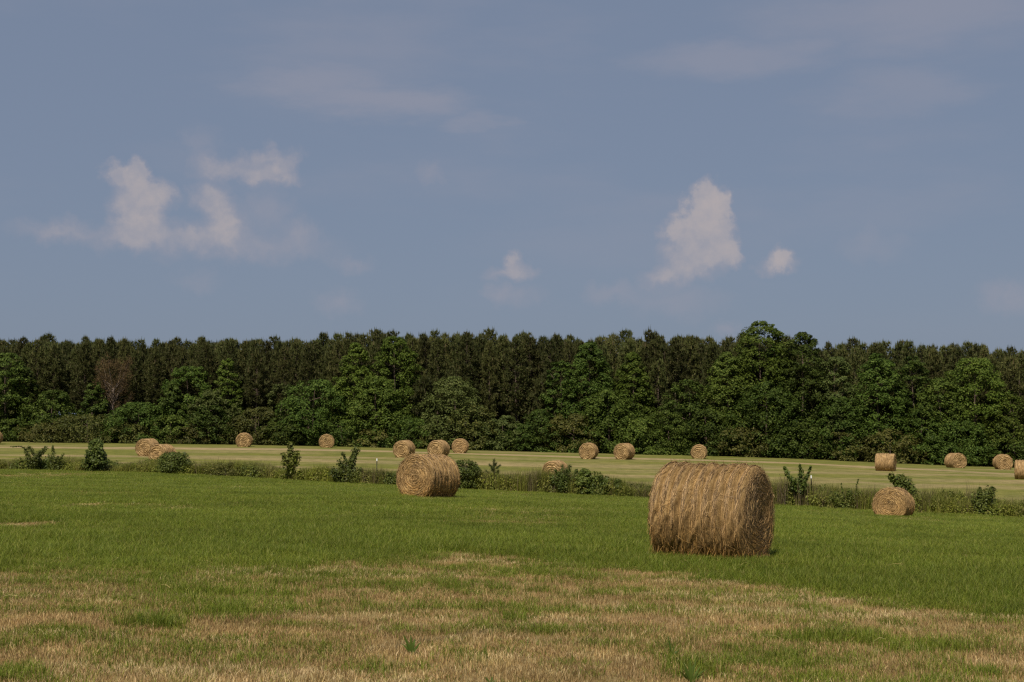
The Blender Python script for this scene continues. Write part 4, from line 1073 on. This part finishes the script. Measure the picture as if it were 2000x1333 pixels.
# steel posts with white painted tips
def post(px, top, off, label):
    x, Yv, zg = strip_site(px, off); H = at(px, top, Yv)[2] - zg
    o = empty('fence_post', (x, Yv, zg), label, 'fence post', 'white-tipped steel posts along the weed strip', random.Random(px).uniform(-.3, .3))
    def tee(z0, z1, g, name, mat, studs=False):
        s = Soup()
        def box(x0, x1, y0, y1, a, b):
            Vb = [(X_, Y_, Z_) for Z_ in (a, b) for X_, Y_ in ((x0, y0), (x1, y0), (x1, y1), (x0, y1))]
            s.add(Vb, [(0, 3, 2, 1), (4, 5, 6, 7), (0, 1, 5, 4), (1, 2, 6, 5), (2, 3, 7, 6), (3, 0, 4, 7)])
        box(-.028 - g, .028 + g, -.006 - g, .004 + g, z0, z1); box(-.004 - g, .004 + g, .0045 + g, .036 + g, z0, z1)
        if studs:
            for z in np.arange(.3, z1 - .05, .06): box(-.008, .008, -.016, -.0065, z, z + .02)
        return link(name, s.mesh(name, mat), o)
    tee(-.3, H - .14, 0, 'shaft', M['post'], True); tee(H - .1395, H, .002, 'painted_tip', M['tip'])
post(737, 896, 1.2, 'thin white-tipped post left of the coiled end bale')
post(1582, 929, 1.0, 'thin white-tipped post just right of the vee shaped tree')
post(363, 884, 2.2, 'white-tipped post showing just above the dome-shaped bush')

# ------------------------------------------------------------------ broad-leaved weeds in the stubble
def weed(px, py, leaves, label, seed):
    p = ground_at(px, py); Yv = p[1]; k = Yv / F; rg = np.random.default_rng(seed)
    o = empty('weed_plant', (p[0], Yv, gz(p[0], Yv) - .01), label, 'weed', 'broad-leaved weeds in the stubble')
    for (dx, up, w, droop) in leaves:
        up *= 1.15; w *= .95
        s = Soup(); n = 9; t = np.linspace(0, 1, n); a = rg.uniform(-.5, .5)
        path = np.stack([dx * k * t ** 1.2, a * abs(dx) * k * t + .02 * a, up * k * (t - droop * t ** 3)], 1)
        wid = w * k * np.sin(np.pi * np.clip(t * .92 + .06, 0, 1)) ** .7 / 2
        sd = np.array([.9, -.35, .1]) if abs(dx) < up else np.array([.25, -.8, .45])
        sd = unit(sd)
        fold = np.array([0, .25, .25])
        Lf = path - sd * wid[:, None]; Rt = path + sd * wid[:, None]; Md = path - fold * wid[:, None]
        Vv = np.stack([Lf, Md, Rt], 1).reshape(-1, 3); F_ = []
        for i in range(n - 1):
            F_ += [(3 * i, 3 * i + 1, 3 * i + 4, 3 * i + 3), (3 * i + 1, 3 * i + 2, 3 * i + 5, 3 * i + 4)]
        s.add(Vv, F_); link('leaf', s.mesh('leaf', M['weed_leaf'], True), o)
weed(804, 1284, [(6, 34, 6, .1), (-20, 26, 6, .2), (18, 30, 6, .15), (-2, 38, 6, .05), (-16, 42, 6, .1), (-12, 30, 6, .25), (-4, 30, 6, .2), (2, 26, 6, .1), (10, 20, 7, .1), (14, 24, 6, .2), (22, 12, 5, .3), (-10, 18, 6, .3)], 'broad-leaved weed alone in the dry stubble below the centre', 1)
weed(1313, 1290, [(-8, 40, 4, .0), (-38, 24, 4, .5), (4, 28, 4, .1), (14, 22, 5, .1), (-24, 12, 6, .2), (8, 18, 4, .2), (-4, 20, 5, .1)], 'spreading weed with long thin arms below the biggest bale', 2)
weed(1350, 1336, [(-26, 30, 5, .2), (30, 34, 5, .2), (10, 42, 5, .05), (-2, 44, 5, .05), (20, 20, 6, .3), (-16, 42, 5, .1), (-14, 34, 5, .2), (-6, 38, 5, .1), (4, 36, 5, .1), (14, 28, 5, .2), (24, 24, 5, .3), (-20, 22, 5, .3), (18, 34, 4, .1), (0, 26, 6, .2), (-10, 22, 6, .2)], 'bushy green weed tuft at the bottom edge right of centre', 3)
weed(958, 1338, [(-12, 20, 5, .3), (14, 16, 5, .3), (4, 18, 5, .2), (22, 12, 4, .2)], 'low weed peeping over the bottom edge near the centre', 4)

# stray dry stems lying on the grass
rng = np.random.default_rng(5); s = Soup()
n = 300; y = rng.uniform(12, 30, n); x = rng.uniform(-.4, .4, n) * y
bx, by = 1386 / 1 - CX, 22.3
k = 160; x[:k] = (1386 - CX) / F * 22.3 + rng.normal(0, 1.0, k); y[:k] = 22.3 - .5 + rng.normal(0, .75, k)
a = rng.uniform(0, 6.28, n); l = rng.uniform(.08, .26, n); z = ground_z(x, y) + rng.uniform(.04, .1, n)
c = np.stack([x, y, z], 1); d = np.stack([np.cos(a), np.sin(a), rng.normal(0, .15, n)], 1)
s.strips(c - d * l[:, None] / 2, c + [0, 0, .02], c + d * l[:, None] / 2, .004, np.cross(d, [0, 0, 1]) + .4 * rng.normal(size=(n, 3)))
set_props(link('loose_straw', s.mesh('loose_straw', M['stubble'])), 'dry straws lying loose on the mown grass', kind='stuff')
print('pines', cnt, 'objects', len(scene.objects))

tot = sum(len(p.vertices) - 2 for m in bpy.data.meshes for p in m.polygons)
print('triangles', tot)
